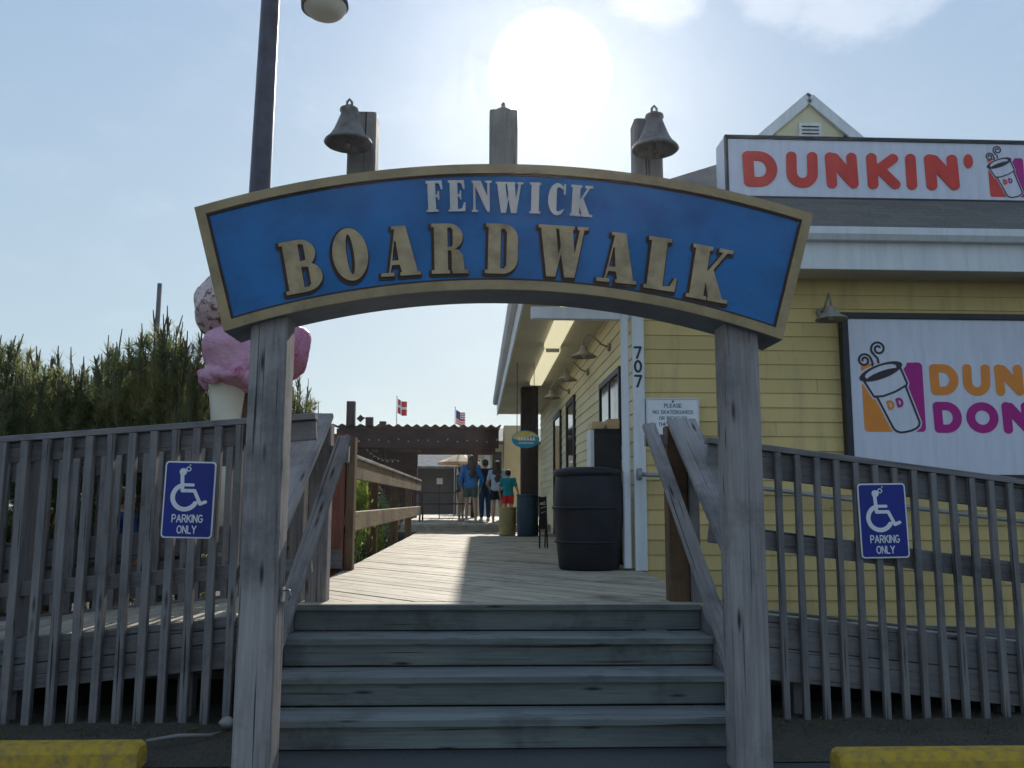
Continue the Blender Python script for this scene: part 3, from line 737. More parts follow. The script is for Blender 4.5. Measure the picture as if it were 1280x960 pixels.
# ================================================================ RAMPS AND FENCES
def ramp(lab, xa, xb, za, sl, y0, y1, skt, skb):
    e = empty('access_ramp', ((xa+xb)/2, (y0+y1)/2, 0), lab, 'ramp')
    sg = 1 if xb > xa else -1
    zb = za-sl*abs(xb-xa); m = MB(); n = int(abs(xb-xa)/.146)
    for i in range(n):
        x = xa+sg*(i+.5)*.146; z = za-sl*abs(x-xa); m.board((x, y0+.02, z-.018), (x, y1, z-.018), .137, .036, (sl*sg, 0, 1))
    part('ramp_deck', m, 'deck_wood', e)
    for k in range(2):
        h = (skt-skb)/2; c0 = za+skt-h*(k+.5)
        part('skirt_board', MB().board((xa, y0-.005, c0), (xb, y0-.005, c0-sl*abs(xb-xa)), .036, h-.006), 'fence_wood', e)
    part('skirt_board', MB().board((xa, y1+.03, za-.1), (xb, y1+.03, za-.1-sl*abs(xb-xa)), .036, .24), 'fence_wood', e)
    part('skirt_board', MB().board((xa, y1+.07, za-.42), (xb, y1+.07, za-.42-sl*.3*abs(xb-xa)), .03, .62), 'fence_wood', e)  # deep back board, added to keep sunlight off the ground under the ramp
    m = MB()
    x = xa+sg*.5
    while abs(x-xa) < abs(xb-xa):
        for y in (y0+.10, y1-.1): part('support_post', MB().box((x-.045, y-.045, 0), (x+.045, y+.045, za-.06-sl*abs(x-xa)), 'z'), 'fence_wood', e)
        x += sg*1.3
    return e
ramp('grey access ramp descending to the left of the stairs behind the fence pickets', -1.24, -6.6, .675, .10, 5.36, 6.72, .0, -.30)
ramp('grey access ramp descending to the right of the stairs beside the yellow wall', 1.50, 6.8, .60, .105, 5.36, 6.42, .09, -.30)
def fence(lab, xa, xb, y, ztop, sl, zlow, rails, posts, spacing=.1225, bw=.040, step0=.07, group='railings along the two ramps', cap=.10, bal_y=-.055, bmat='fence_wood'):
    e = empty('ramp_railing', ((xa+xb)/2, y, 0), lab, 'railing', group)
    sg = 1 if xb > xa else -1; L = abs(xb-xa)
    part('cap_rail', MB().board((xa, y-.01, ztop-.02), (xb, y-.01, ztop-.02-sl*L), cap, .038), 'fence_wood', e)
    for zc, h in rails: part('rail', MB().board((xa, y, zc), (xb, y, zc-sl*L), .038, h), 'fence_wood', e)
    # balusters: one mesh, copied down the slope
    d0 = step0; x = xa+sg*d0; protos = []
    for q in range(3):
        x = xa+sg*(d0+q*spacing); z0 = ztop-.042-sl*abs(x-xa)
        protos.append(part('baluster', MB().board((x+rnd(-.004, .004), y+bal_y, zlow-sl*.35*abs(x-xa)*0), (x, y+bal_y, z0), bw, bw, (0, 1, 0), .003), bmat, e))
    k = 3
    while d0+k*spacing < L-.05 and k < 62:
        p = protos[k % 3]; off = (k-k % 3)*spacing
        me = p.data
        zt = ztop-.042-sl*(d0+k*spacing); h0 = ztop-.042-sl*(d0+(k % 3)*spacing)
        c = sharecopy(p, (sg*off, 0, 0)); sc = (zt-zlow)/(h0-zlow)
        c.scale = (1, 1, sc); c.location.z = (zlow)*(1-sc)
        k += 1
    for x in posts: part('fence_post', MB().box((x-.045, y+.02, 0), (x+.045, y+.11, ztop-.045-sl*abs(x-xa)), 'z'), 'fence_wood', e)
    return e
fence('grey picket railing left of the stairs, nearest the camera', -1.0, -6.4, 5.36, 1.878, .083, .045, [(1.775, .12), (.955, .085)], (-1.32, -2.75, -4.2, -5.6), spacing=.1275, bw=.046, step0=.325)
fence('grey picket railing on the far side of the left ramp, before the pines', -1.32, -6.4, 6.80, 1.86, .083, .50, [(1.74, .16), (1.10, .20), (.84, .26)], (-1.45, -2.9, -4.3, -5.7), spacing=.105, bw=.048)  # low rails made extra wide to shade the ramp deck
fence('grey picket railing right of the stairs in front of the yellow wall', 1.44, 6.8, 5.36, 1.745, .125, .03, [(1.62, .165), (1.155, .125)], (4.3, 6.0), spacing=.1225, bw=.038, step0=.43)
# pipe handrail along the wall
hr = empty('pipe_handrail', (3.5, 8.3, 0), 'thin grey pipe handrail sloping along the yellow wall behind the pickets', 'handrail')
pth = [(1.56, 8.30, 1.605), (1.75, 8.30, 1.60), (6.5, 8.30, 1.02)]
part('pipe', MB().tube(pth, .022, 10), 'pipe_grey', hr)
part('flange', MB().tube([(1.545, 8.30, 1.605), (1.585, 8.30, 1.605)], .06, 14), 'pipe_grey', hr)
for x in (2.3, 3.5, 4.7, 5.9):
    z = 1.605-(x-1.75)*.122; part('wall_bracket', MB().tube([(x, 8.30, z-.02), (x, 8.30, z-.09), (x, 8.44, z-.10)], .009, 6), 'pipe_grey', hr)

# parking signs
def parking_sign(X, Z, Yf, tilt, lab):
    e = empty('parking_sign', (X, Yf, Z), lab, 'sign', 'blue parking signs')
    w, h = .151, .228
    rr = lambda a, b, r: (lambda Xx, Yy: f_poly(Xx, Yy, rect(-a+r, -b+r, a-r, b-r), r))
    M = lambda y: faceM(X, y, Z, 1, R(tilt))
    mpart('plate', shape_mesh('plate', rr(w, h, .022), (-.18, -.26, .18, .26), .006, .003, M(Yf-.004)), 'plain_white', e)
    mpart('blue_field', shape_mesh('blue_field', rr(w-.009, h-.009, .016), (-.18, -.26, .18, .26), .006, .002, M(Yf-.0075)), 'parking_blue', e)
    def sym(Xx, Yy):
        q = lambda x, y: ((x-380)/2490*1.0, (490-y)/2490*1.0+.0)
        s = .302/500.; T = lambda x, y: ((x-355)*s, (480-y)*s)
        wheel = arc(318, 455, 120, 120, 115+0, 350, 24); wheel = [T(318+120*math.cos(R(t)), 455-120*math.sin(R(t))) for t in np.linspace(118, 330, 26)]
        f = f_path(Xx, Yy, wheel, 22*s)
        f = mn(f, f_cap(Xx, Yy, T(278, 225), T(288, 392), 18*s), f_path(Xx, Yy, [T(288, 392), T(408, 392), T(470, 520), T(520, 500)], 17*s), f_cap(Xx, Yy, T(285, 335), T(390, 335), 15*s))
        f = mn(f, np.hypot(Xx-T(285, 207)[0], Yy-T(285, 207)[1])-36*s)
        ring = np.abs(np.hypot(Xx-T(337, 178)[0], Yy-T(337, 178)[1])-20*s)-5*s
        return mn(f, ring)
    mpart('wheelchair_symbol', shape_mesh('wheelchair_symbol', sym, (-.14, -.095, .14, .22), .0025, .002, M(Yf-.0095)), 'plain_white', e)
    def tl(name, txt, zc, hgt, wide):
        fn, tot = text_fn(txt, .085, .24)
        return mpart('lettering', shape_mesh(name, fn, (-tot/2-.2, -.2, tot/2+.2, 1.2), .035, .002, M(Yf-.0095) @ Matrix.Translation((0, zc, 0)) @ Matrix.Diagonal((hgt*wide, hgt, 1, 1))), 'plain_white', e)
    tl('l1', 'PARKING', -.133, .042, .80); tl('l2', 'ONLY', -.198, .042, .80)
    for z in (.205, -.198): part('bolt', MB().ball((X+tilt*0, Yf-.008, Z+z), .007, .004, .007, 8, 6), 'galvanised', e)
parking_sign(-1.727, 1.345, 5.268, -1.0, 'blue wheelchair parking sign on the pickets left of the stairs')
parking_sign(2.505, 1.232, 5.272, 1.0, 'blue wheelchair parking sign on the pickets before the yellow wall')

# ================================================================ SHOP BUILDING
WY, WX = 8.50, 1.62      # front wall plane, side wall plane
bd = empty('shop_building', (5.5, 15, 0), 'yellow clapboard shop with white trim and deep eaves right of the boardwalk', 'building')
def siding(mb, p0, p1, z0, z1, out, course=.146, lip=.016):
    """lapped boards, each course in random lengths with open butt joints"""
    p0 = Vector(p0); p1 = Vector(p1); out = Vector(out); L = (p1-p0).length; d_ = (p1-p0).normalized(); z = z0
    while z < z1-.001:
        zt = min(z+course, z1); t = -rnd(0, 3)
        while t < L:
            t1 = t+rnd(2.2, 4.6); a0, a1 = max(0, t), min(L, t1-.003); t = t1
            if a1 <= a0: continue
            A, B = p0+d_*a0, p0+d_*a1; u0, v0 = rnd(0, 50), rnd(0, 50); j0, j1 = lip+rnd(-.002, .003), lip+rnd(-.002, .003); s0, s1 = rnd(-.002, .002), rnd(-.002, .002)
            a, b = A+out*j0, B+out*j1; w = a1-a0
            mb.face([(a.x, a.y, z+s0), (b.x, b.y, z+s1), (B.x+out.x*.003, B.y+out.y*.003, zt), (A.x+out.x*.003, A.y+out.y*.003, zt)], [(u0, v0), (u0+w, v0), (u0+w, v0+.14), (u0, v0+.14)])
            mb.face([(A.x, A.y, z+s0), (B.x, B.y, z+s1), (b.x, b.y, z+s1), (a.x, a.y, z+s0)])
        z = zt
m = MB(); siding(m, (1.64, WY, 0), (12, WY, 0), .10, 3.64, (0, -1, 0)); part('front_wall', m, 'siding_yellow', bd)
m = MB(); siding(m, (WX, 22, 0), (WX, 8.52, 0), .5, 3.64, (-1, 0, 0)); part('side_wall', m, 'siding_cream', bd)
m = MB(); m.box((1.66, 8.53, 0), (12, 8.6, 3.66), 'z').box((1.64, 8.62, 0), (1.72, 22, 3.66), 'z'); m.box((1.64, 21.9, 0), (12, 22, 3.66)); m.box((11.9, 8.62, 0), (12, 21.88, 3.66)); part('wall_core', m, 'wall_cream', bd)
part('foundation', MB().box((1.63, 8.44, -.05), (12, 8.60, .12), 'x'), 'concrete', bd)
# corner boards
part('corner_board', MB().box((1.545, 8.455, .68), (1.665, 8.482, 3.62), 'z'), 'trim_white', bd)
part('corner_board', MB().box((1.592, 8.484, .68), (1.618, 8.62, 3.62), 'z'), 'trim_white', bd)
part('downspout', MB().board((1.475, 8.50, .70), (1.475, 8.50, 3.30), .075, .06, (0, 1, 0), .012).tube([(1.475, 8.5, 3.28), (1.40, 8.5, 3.45), (1.0, 8.4, 3.60)], .035, 8), 'trim_white', bd)
for ch, z in (('7', 2.775), ('0', 2.635), ('7', 2.485)):
    fn, tot = text_fn(ch, .10, .2)
    mpart('house_number', shape_mesh('house_number', fn, (-.5, -.2, .5, 1.2), .03, .003, faceM(1.600, 8.452, z, .108)), 'letter_black', bd)
# eaves
ex, ey, zs, zf = .50, 8.00, 3.62, 4.00
m = MB(); m.box((ex+.03, ey+.03, zs), (12.5, 8.62, zs+.02), 'x'); m.box((ex+.03, 8.622, zs), (1.75, 22.5, zs+.02), 'y'); part('soffit', m, 'soffit', bd)
m = MB(); m.box((ex, ey, zs-.025), (12.6, ey+.028, zf-.10), 'x'); m.box((ex, ey+.03, zs-.025), (ex+.028, 22.6, zf-.10), 'y'); part('fascia', m, 'trim_white', bd)
m = MB()
gp = [(0, .10), (0, 0), (-.075, 0), (-.11, .05), (-.11, .12), (-.095, .12), (-.095, .055), (-.07, .014), (-.012, .014), (-.012, .10)]
def gutter(mb, p0, p1, out, zb):
    p0 = Vector(p0); p1 = Vector(p1); out = Vector(out); n = len(gp)
    A = [p0-out*q[0]+Vector((0, 0, zb+q[1])) for q in gp]; B_ = [p1-out*q[0]+Vector((0, 0, zb+q[1])) for q in gp]
    for i in range(n): j = (i+1) % n; mb.face([A[i], B_[i], B_[j], A[j]])
    mb.face(list(reversed(A))); mb.face(B_)
gutter(m, (12.6, ey-.002, 0), (ex-.1, ey-.002, 0), (0, -1, 0), zf-.13); gutter(m, (ex-.002, ey-.1, 0), (ex-.002, 22.6, 0), (-1, 0, 0), zf-.13); part('gutter', m, 'trim_white', bd)
part('tie_beam', MB().box((ex+.03, 8.50, 3.18), (1.54, 8.60, 3.30), 'x'), 'trim_white', bd)
# roof: hipped, slope k
kx = .65
def rz(dv): return zf+.0+kx*dv
m = MB()
ins = 3.8
A = Vector((ex-.04, ey-.04, zf)); Bv = Vector((14.5, ey-.04, zf)); C = Vector((14.5, 22.7, zf)); D = Vector((ex-.04, 22.7, zf))
p = Vector((ex-.04+ins, ey-.04+ins, rz(ins))); q = Vector((14.5-ins, ey-.04+ins, rz(ins))); r_ = Vector((14.5-ins, 22.7-ins, rz(ins))); s_ = Vector((ex-.04+ins, 22.7-ins, rz(ins)))
sl_ = math.hypot(ins, ins*kx)
m.face([A, Bv, q, p], [(0, 0), (14.5, 0), (14.5-ins, sl_), (ins, sl_)]); m.face([D, A, p, s_], [(0, 0), (14.7, 0), (14.7-ins, sl_), (ins, sl_)])
m.face([Bv, C, r_, q], [(0, 0), (14.7, 0), (14.7-ins, sl_), (ins, sl_)]); m.face([C, D, s_, r_], [(0, 0), (14.5, 0), (14.5-ins, sl_), (ins, sl_)]); m.face([p, q, r_, s_])
m.face([A-Vector((0, 0, .03)), D-Vector((0, 0, .03)), C-Vector((0, 0, .03)), Bv-Vector((0, 0, .03))])
for u_, v_ in ((A, Bv), (D, A)):
    m.face([u_-Vector((0, 0, .03)), v_-Vector((0, 0, .03)), v_, u_])
part('roof', m, 'shingle', bd)
# dormer
dx, dy, dz = 4.93, 12.0, 7.46
m = MB(); m.prism([(dx-.52, 5.5), (dx+.52, 5.5), (dx+.52, 6.86), (dx, 7.36), (dx-.52, 6.86)], dy+.06, 14.5); dm = part('dormer', m, 'siding_cream', bd)
for sg in (-1, 1):
    part('rake_board', MB().board((dx+sg*.005, dy+.02, dz-.09), (dx+sg*.80, dy+.02, dz-.09-.70), .04, .15, (0, 0, 1)), 'trim_white', dm)
    part('dormer_roof', MB().board((dx, dy+1.42, dz-.01), (dx+sg*.83, dy+1.42, dz-.735), 2.78, .03, (0, 0, 1)), 'shingle', dm)
vm = MB().box((dx-.17, dy+.02, 6.70), (dx+.17, dy+.058, 6.98), 'x')
vt = part('vent_frame', vm, 'trim_white', dm)
m = MB()
for k in range(4): m.board((dx-.13, dy+.012, 6.75+k*.055), (dx+.13, dy+.012, 6.75+k*.055), .012, .018)
part('louvre', m, 'black_frame', vt)
# side windows and doors
def window(y0, y1, z0, z1, nm='window'):
    X = WX
    f = MB()
    f.box((X-.045, y0, z0), (X-.0, y0+.07, z1), 'z'); f.box((X-.045, y1-.07, z0), (X, y1, z1), 'z'); f.box((X-.045, y0+.072, z1-.07), (X, y1-.072, z1), 'y'); f.box((X-.06, y0-.03, z0-.05), (X, y1+.03, z0), 'y')
    ym = (y0+y1)/2; f.box((X-.04, ym-.025, z0), (X-.005, ym+.025, z1-.072), 'z')
    o = part(nm, f, 'black_frame', bd)
    part('pane', MB().box((X-.028, y0+.03, z0+.005), (X-.018, y1-.03, z1-.03), 'z', 0), 'window_glass', o)
    return o
window(9.5, 11.1, 2.02, 2.86)
for y0, y1 in ((14.05, 15.3), (16.4, 17.9)):
    f = MB(); f.box((WX-.05, y0, .68), (WX, y0+.10, 3.1), 'z'); f.box((WX-.05, y1-.10, .68), (WX, y1, 3.1), 'z'); f.box((WX-.05, y0+.102, 3.0), (WX, y1-.102, 3.1), 'y')
    f.box((WX-.035, y0+.102, .69), (WX-.005, y1-.102, 1.0), 'z')
    o = part('door', f, 'black_frame', bd); part('pane', MB().box((WX-.03, y0+.1, 1.0), (WX-.02, y1-.1, 3.0), 'z', 0), 'window_glass', o)
    part('handle', MB().tube([(WX-.06, y0+.22, 1.6), (WX-.09, y0+.22, 1.62), (WX-.09, y0+.22, 1.9), (WX-.06, y0+.22, 1.92)], .012, 8), 'galvanised', o)
# porch column and a second wing beyond
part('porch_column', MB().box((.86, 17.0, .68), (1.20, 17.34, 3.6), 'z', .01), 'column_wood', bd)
part('rear_wall', MB().box((.75, 24.5, .0), (1.55, 25.5, 3.5), 'z'), 'wall_cream', bd)

# fluorescent fixtures under the soffit
def fluoro(y0, y1, x0, x1, lab):
    e = empty('ceiling_light', ((x0+x1)/2, (y0+y1)/2, zs), lab, 'light', 'tube lights under the side eaves')
    part('cover', MB().board(((x0+x1)/2, y0, zs-.045), ((x0+x1)/2, y1, zs-.045), .23, .075, (0, 0, 1), .03), 'fluorescent_cover', e)
    part('end_cap', MB().board(((x0+x1)/2, y0-.02, zs-.045), ((x0+x1)/2, y0-.003, zs-.045), .20, .07), 'trim_white', e)
fluoro(9.15, 12.2, 1.06, 1.06, 'long pale tube light under the eaves, nearer of the two')
fluoro(12.55, 16.2, 1.10, 1.10, 'long pale tube light under the eaves, farther of the two')
def gooseneck(px, py, pz, dirv, lab, L=.32, grp='gooseneck lamps along the side wall'):
    e = empty('wall_lamp', (px, py, pz), lab, 'lamp', grp); d_ = Vector(dirv); b = Vector((px, py, pz))
    part('wall_plate', MB().tube([b, b+d_*.03], .05, 12), 'lamp_enamel', e)
    pts = [b+d_*.02, b+d_*.10+Vector((0, 0, .03)), b+d_*.2+Vector((0, 0, .13)), b+d_*(L-.05)+Vector((0, 0, .15)), b+d_*L+Vector((0, 0, .08)), b+d_*L+Vector((0, 0, .0))]
    part('arm', MB().tube(pts, .012, 8), 'lamp_enamel', e)
    c = b+d_*L+Vector((0, 0, -.13))
    part('lamp_shade', MB().lathe([(.03, .14), (.045, .13), (.05, .08), (.09, .05), (.15, .015), (.158, 0), (.15, .006), (.085, .04), (.04, .07)], c, 24), 'lamp_enamel', e)
    part('bulb', MB().ball(c+Vector((0, 0, .03)), .032, n=12, m=8), 'bulb_glass', e)
gooseneck(1.605, 10.3, 3.22, (-1, 0, 0), 'dark gooseneck lamp nearest the white corner of the side wall')
gooseneck(1.605, 12.35, 3.22, (-1, 0, 0), 'dark gooseneck lamp in the middle of the side wall')
gooseneck(1.605, 14.95, 3.27, (-1, 0, 0), 'dark gooseneck lamp farthest along the side wall')
gooseneck(3.50, 8.485, 3.27, (0, -1, 0), 'gooseneck lamp on the yellow front wall left of the wide shop panel', .26, None)

# ---- cup emblem drawn in crop pixels (square 480..785 x 437..742)
def emblem(e, X, Z, sc, Yf, left_mat):
    T = lambda x, y: ((x-480)*1.0, (742-y)*1.0)
    M = lambda y: faceM(X, y, Z, sc)
    cupo = [T(*p_) for p_ in ((492, 488), (545, 577), (560, 580), (628, 722), (636, 733), (648, 741), (664, 745), (690, 742), (718, 735), (740, 725), (753, 713), (757, 697), (700, 528), (708, 512), (672, 420), (600, 425))]
    cup_f = lambda Xx, Yy: mn(f_poly(Xx, Yy, cupo), ell_rot(Xx, Yy, T(584, 457), 96, 30, 20))
    def ell_rot(Xx, Yy, c, rx, ry, deg):
        ca, sa = math.cos(R(deg)), math.sin(R(deg)); u = (Xx-c[0])*ca+(Yy-c[1])*sa; v = -(Xx-c[0])*sa+(Yy-c[1])*ca
        return (np.hypot(u/rx, v/ry)-1)*min(rx, ry)
    bb = (-30, -30, 330, 470)
    sq = lambda Xx, Yy: f_poly(Xx, Yy, [T(*p_) for p_ in ((510, 440), (765, 432), (765, 722), (512, 722))], 20)
    lefth = lambda Xx, Yy: np.maximum(np.maximum(sq(Xx, Yy), -(cup_f(Xx, Yy)-12)), Xx-(150-(Yy-150)*.45))
    righth = lambda Xx, Yy: np.maximum(np.maximum(sq(Xx, Yy), -(cup_f(Xx, Yy)-12)), (150-(Yy-150)*.45)-Xx)
    mpart('emblem_square', shape_mesh('emblem_square', lefth, bb, 3.0, .002, M(Yf-.0022)), left_mat, e)
    mpart('emblem_square', shape_mesh('emblem_square', righth, bb, 3.0, .002, M(Yf-.0022)), 'logo_magenta', e)
    def lines(Xx, Yy):
        f = np.abs(cup_f(Xx, Yy))-4.5
        f = mn(f, np.abs(ell_rot(Xx, Yy, T(584, 457), 96, 30, 20))-4.5, np.maximum(ell_rot(Xx, Yy, T(590, 470), 78, 15, 20), ell_rot(Xx, Yy, T(584, 457), 90, 26, 20)))
        f = mn(f, f_path(Xx, Yy, [T(*p_) for p_ in ((545, 577), (590, 574), (650, 552), (702, 522))], 4.5))
        def spiral(cx, cy, r0, a0, turns, tail):
            pts = [T(cx+r0*(1-.72*t)*math.cos(R(a0+360*turns*t)), cy-r0*(1-.72*t)*math.sin(R(a0+360*turns*t))) for t in np.linspace(0, 1, 40)]
            return [T(*q_) for q_ in tail]+pts
        f = mn(f, f_path(Xx, Yy, spiral(578, 348, 36, 205, -1.45, [(575, 415), (572, 395), (556, 378)]), 5))
        f = mn(f, f_path(Xx, Yy, spiral(508, 405, 33, 20, 1.45, [(545, 428), (546, 415)]), 5))
        return f
    mpart('emblem_outline', shape_mesh('emblem_outline', lines, bb, 2.2, .002, M(Yf-.0035)), 'logo_line', e)
    for ch, cx, cy, mt in (('D', 627, 612, left_mat), ('D', 671, 600, 'logo_magenta')):
        fn, tot = text_fn('D', .17, 0)
        mpart('emblem_letter', shape_mesh('emblem_letter', fn, (-.7, -.3, .7, 1.3), .05, .002, M(Yf-.0035) @ Matrix.Translation((*T(cx, cy+20), 0)) @ Matrix.Rotation(R(13), 4, 'Z') @ Matrix.Diagonal((34, 34, 1, 1))), mt, e)
BF = {  # fat rounded capitals: stroke paths (height 1 incl. stroke), radius .13
 'D': (.84, [[(.14, .14), (.12, .86), (.38, .86)]+arc(.38, .5, .32, .36, 90, -90, 14)+[(.14, .14)]]),
 'U': (.80, [[(.14, .87), (.13, .42)]+arc(.40, .42, .27, .29, 180, 360, 14)+[(.68, .87)]]),
 'N': (.86, [[(.15, .13), (.13, .87), (.71, .14), (.69, .87)], [(.15, .85), (.24, .85), (.66, .3), (.70, .16)]]),
 'K': (.84, [[(.14, .13), (.13, .87)], [(.68, .86), (.20, .47)], [(.32, .56), (.70, .14)]]),
 'I': (.28, [[(.14, .13), (.14, .87)]]),
 'O': (.98, [arc(.49, .5, .355, .36, 0, 360, 30)]),
 'T': (.76, [[(.13, .87), (.63, .87)], [(.38, .87), (.38, .13)]]),
 'S': (.74, [arc(.37, .68, .22, .19, 30, 250, 14)+arc(.37, .32, .24, .19, 70, -150, 14)]),
}
def fat(e, ch, x0, x1, z0, z1, Yf, mat, depth=.003, rad=.132):
    w, st_ = BF[ch]
    fn = lambda X, Y: mn(*[f_path(X, Y, s_, rad) for s_ in st_])
    me = shape_mesh('letter', fn, (-.12, -.12, w+.12, 1.12), .016, depth, Matrix.Translation((x0, Yf-depth/2-.0012, z0)) @ Matrix.Rotation(R(90), 4, 'X') @ Matrix.Diagonal(((x1-x0)/w, (z1-z0), 1, 1)))
    mpart('letter', me, mat, e)

# wall panel sign
ws = empty('wall_sign', (5.6, 8.45, 1.6), 'wide white panel with orange and magenta lettering and cup emblem on the yellow front wall', 'sign')
PX0, PX1, PZ0, PZ1, PY = 3.735, 6.75, 1.62, 3.195, 8.405
part('panel', MB().box((PX0, PY, PZ0), (PX1, PY+.02, PZ1), 'x'), 'panel_white', ws)
m = MB(); m.box((PX0-.065, PY-.025, PZ0-.06), (PX0-.001, PY+.07, PZ1+.06), 'z'); m.box((PX1+.001, PY-.025, PZ0-.06), (PX1+.065, PY+.07, PZ1+.06), 'z'); m.box((PX0, PY-.025, PZ1+.001), (PX1, PY+.07, PZ1+.06), 'x'); m.box((PX0, PY-.025, PZ0-.06), (PX1, PY+.07, PZ0-.001), 'x')
part('frame', m, 'black_frame', ws)
cs = .002134
emblem(ws, 3.832, 2.045, cs, PY, 'logo_orange')
cx = lambda x: 3.832+(x-480)*cs; cz = lambda y: 2.045+(742-y)*cs
xs = [('D', 820, 958), ('U', 978, 1110), ('N', 1133, 1275), ('K', 1295, 1432), ('I', 1452, 1500), ('N', 1522, 1664)]
for ch, a, b in xs: fat(ws, ch, cx(a), cx(b), cz(568), cz(418), PY, 'logo_orange')
xs = [('D', 826, 962), ('O', 982, 1138), ('N', 1156, 1300), ('U', 1320, 1452), ('T', 1468, 1594), ('S', 1604, 1728)]
for ch, a, b in xs: fat(ws, ch, cx(a), cx(b), cz(747), cz(598), PY, 'logo_magenta')
mpart('apostrophe', shape_mesh('apostrophe', lambda X, Y: f_ell(X, Y, (0, 0), .055, .085), (-.1, -.12, .1, .12), .006, .003, faceM(cx(1700), PY-.0027, cz(440))), 'logo_orange', ws)

# roof box sign
rs = empty('roof_sign', (4.6, 9.15, 4.6), 'long white box sign with red rounded lettering standing on the shop roof', 'sign')
RX0, RX1, RZ0, RZ1, RY = 2.72, 6.55, 4.665, 5.40, 9.0
part('cabinet', MB().box((RX0+.003, RY+.02, RZ0+.003), (RX1-.003, RY+.37, RZ1-.003), 'x'), 'panel_white', rs)
part('face', MB().box((RX0+.03, RY+.004, RZ0+.03), (RX1-.03, RY+.019, RZ1-.04), 'x'), 'panel_white', rs)
m = MB(); m.box((RX0, RY-.01, RZ0), (RX0+.032, RY+.05, RZ1), 'z'); m.box((RX1-.032, RY-.01, RZ0), (RX1, RY+.05, RZ1), 'z'); m.box((RX0+.033, RY-.01, RZ1-.045), (RX1-.033, RY+.05, RZ1), 'x'); m.box((RX0+.033, RY-.01, RZ0), (RX1-.033, RY+.05, RZ0+.03), 'x')
part('frame', m, 'black_frame', rs)
FY = RY+.004
for ch, a, b in (('D', 2.915, 3.30), ('U', 3.40, 3.75), ('N', 3.842, 4.215), ('K', 4.31, 4.685), ('I', 4.752, 4.875), ('N', 4.972, 5.365)): fat(rs, ch, a, b, 4.80, 5.215, FY, 'logo_red', .012)
mpart('apostrophe', shape_mesh('apostrophe', lambda X, Y: f_ell(X, Y, (0, 0), .052, .082), (-.1, -.12, .1, .12), .006, .012, faceM(5.475, FY-.0072, 5.145)), 'logo_red', rs)
emblem(rs, 5.685, 4.735, .00139, FY, 'logo_red')
for x in (3.2, 4.6, 6.0): part('bracket', MB().box((x-.03, RY+.1, 4.1), (x+.03, RY+.16, RZ0), 'z'), 'black_frame', rs)

# notice
nt_ = empty('notice_sign', (1.94, 8.45, 2.0), 'small white notice of grey capitals on the yellow wall beside the corner trim', 'sign')
part('board', MB().box((1.682, 8.437, 1.995), (2.192, 8.452, 2.357), 'x'), 'plain_white', nt_)
m = MB(); m.box((1.672, 8.430, 1.985), (1.684, 8.458, 2.367)); m.box((2.190, 8.430, 1.985), (2.202, 8.458, 2.367)); m.box((1.685, 8.430, 2.355), (2.189, 8.458, 2.367), 'x'); m.box((1.685, 8.430, 1.985), (2.189, 8.458, 1.997), 'x'); part('rim', m, 'trim_white', nt_)
for txt, z, h in (('PLEASE', 2.275, .036), ('NO SKATEBOARDS', 2.212, .033), ('OR BICYCLES', 2.150, .033), ('ON THE BOARDWALK', 2.088, .033)):
    fn, tot = text_fn(txt, .085, .26); wd = min(1.0, .46/(tot*h))
    mpart('lettering', shape_mesh('lettering', fn, (-tot/2-.2, -.2, tot/2+.2, 1.2), .06, .002, faceM(1.94, 8.4362, z, h, 0, wd)), 'notice_grey', nt_)
part('screw', MB().ball((1.94, 8.434, 2.335), .010, .005, .010, 8, 6), 'letter_black', nt_)

# ================================================================ things on the boardwalk
tb = empty('trash_barrel', (1.10, 8.55, .68), 'big black bulging barrel bin standing by the white corner trim', 'bin')
prof = [(.0005, 0), (.285, 0), (.298, .02), (.322, .25), (.343, .48), (.348, .62), (.340, .80), (.322, .93)]
part('body', MB().lathe(prof, (1.11, 8.62, .682), 40), 'bin_plastic', tb)
for z, r2 in ((.27, .328), (.60, .352)): part('hoop', MB().lathe([(r2-.006, -.014), (r2+.004, -.012), (r2+.004, .012), (r2-.006, .014)], (1.10, 8.62, .682+z), 40), 'bin_plastic', tb)
part('lid', MB().lathe([(.325, .91), (.338, .915), (.340, .955), (.33, .975), (.20, 1.0), (.0005, 1.005)], (1.10, 8.62, .682), 40), 'bin_plastic', tb)
bx = empty('meter_cabinet', (1.40, 9.4, .68), 'tall narrow dark cabinet against the side wall behind the black barrel', 'cabinet')
part('cabinet', MB().box((1.27, 9.28, .68), (1.56, 9.62, 2.13), 'z', .012), 'bin_plastic', bx)
part('door', MB().box((1.285, 9.268, .80), (1.55, 9.279, 2.08), 'z', .002), 'black_frame', bx)
part('top_box', MB().box((1.245, 9.30, 2.132), (1.37, 9.6, 2.21), 'y', .01), 'umbrella_tan', bx)
part('top_box', MB().box((1.41, 9.30, 2.132), (1.545, 9.6, 2.24), 'y', .01), 'umbrella_tan', bx)
part('side_panel', MB().box((1.225, 9.30, 1.20), (1.268, 9.60, 2.12), 'z', .004), 'trim_white', bx)
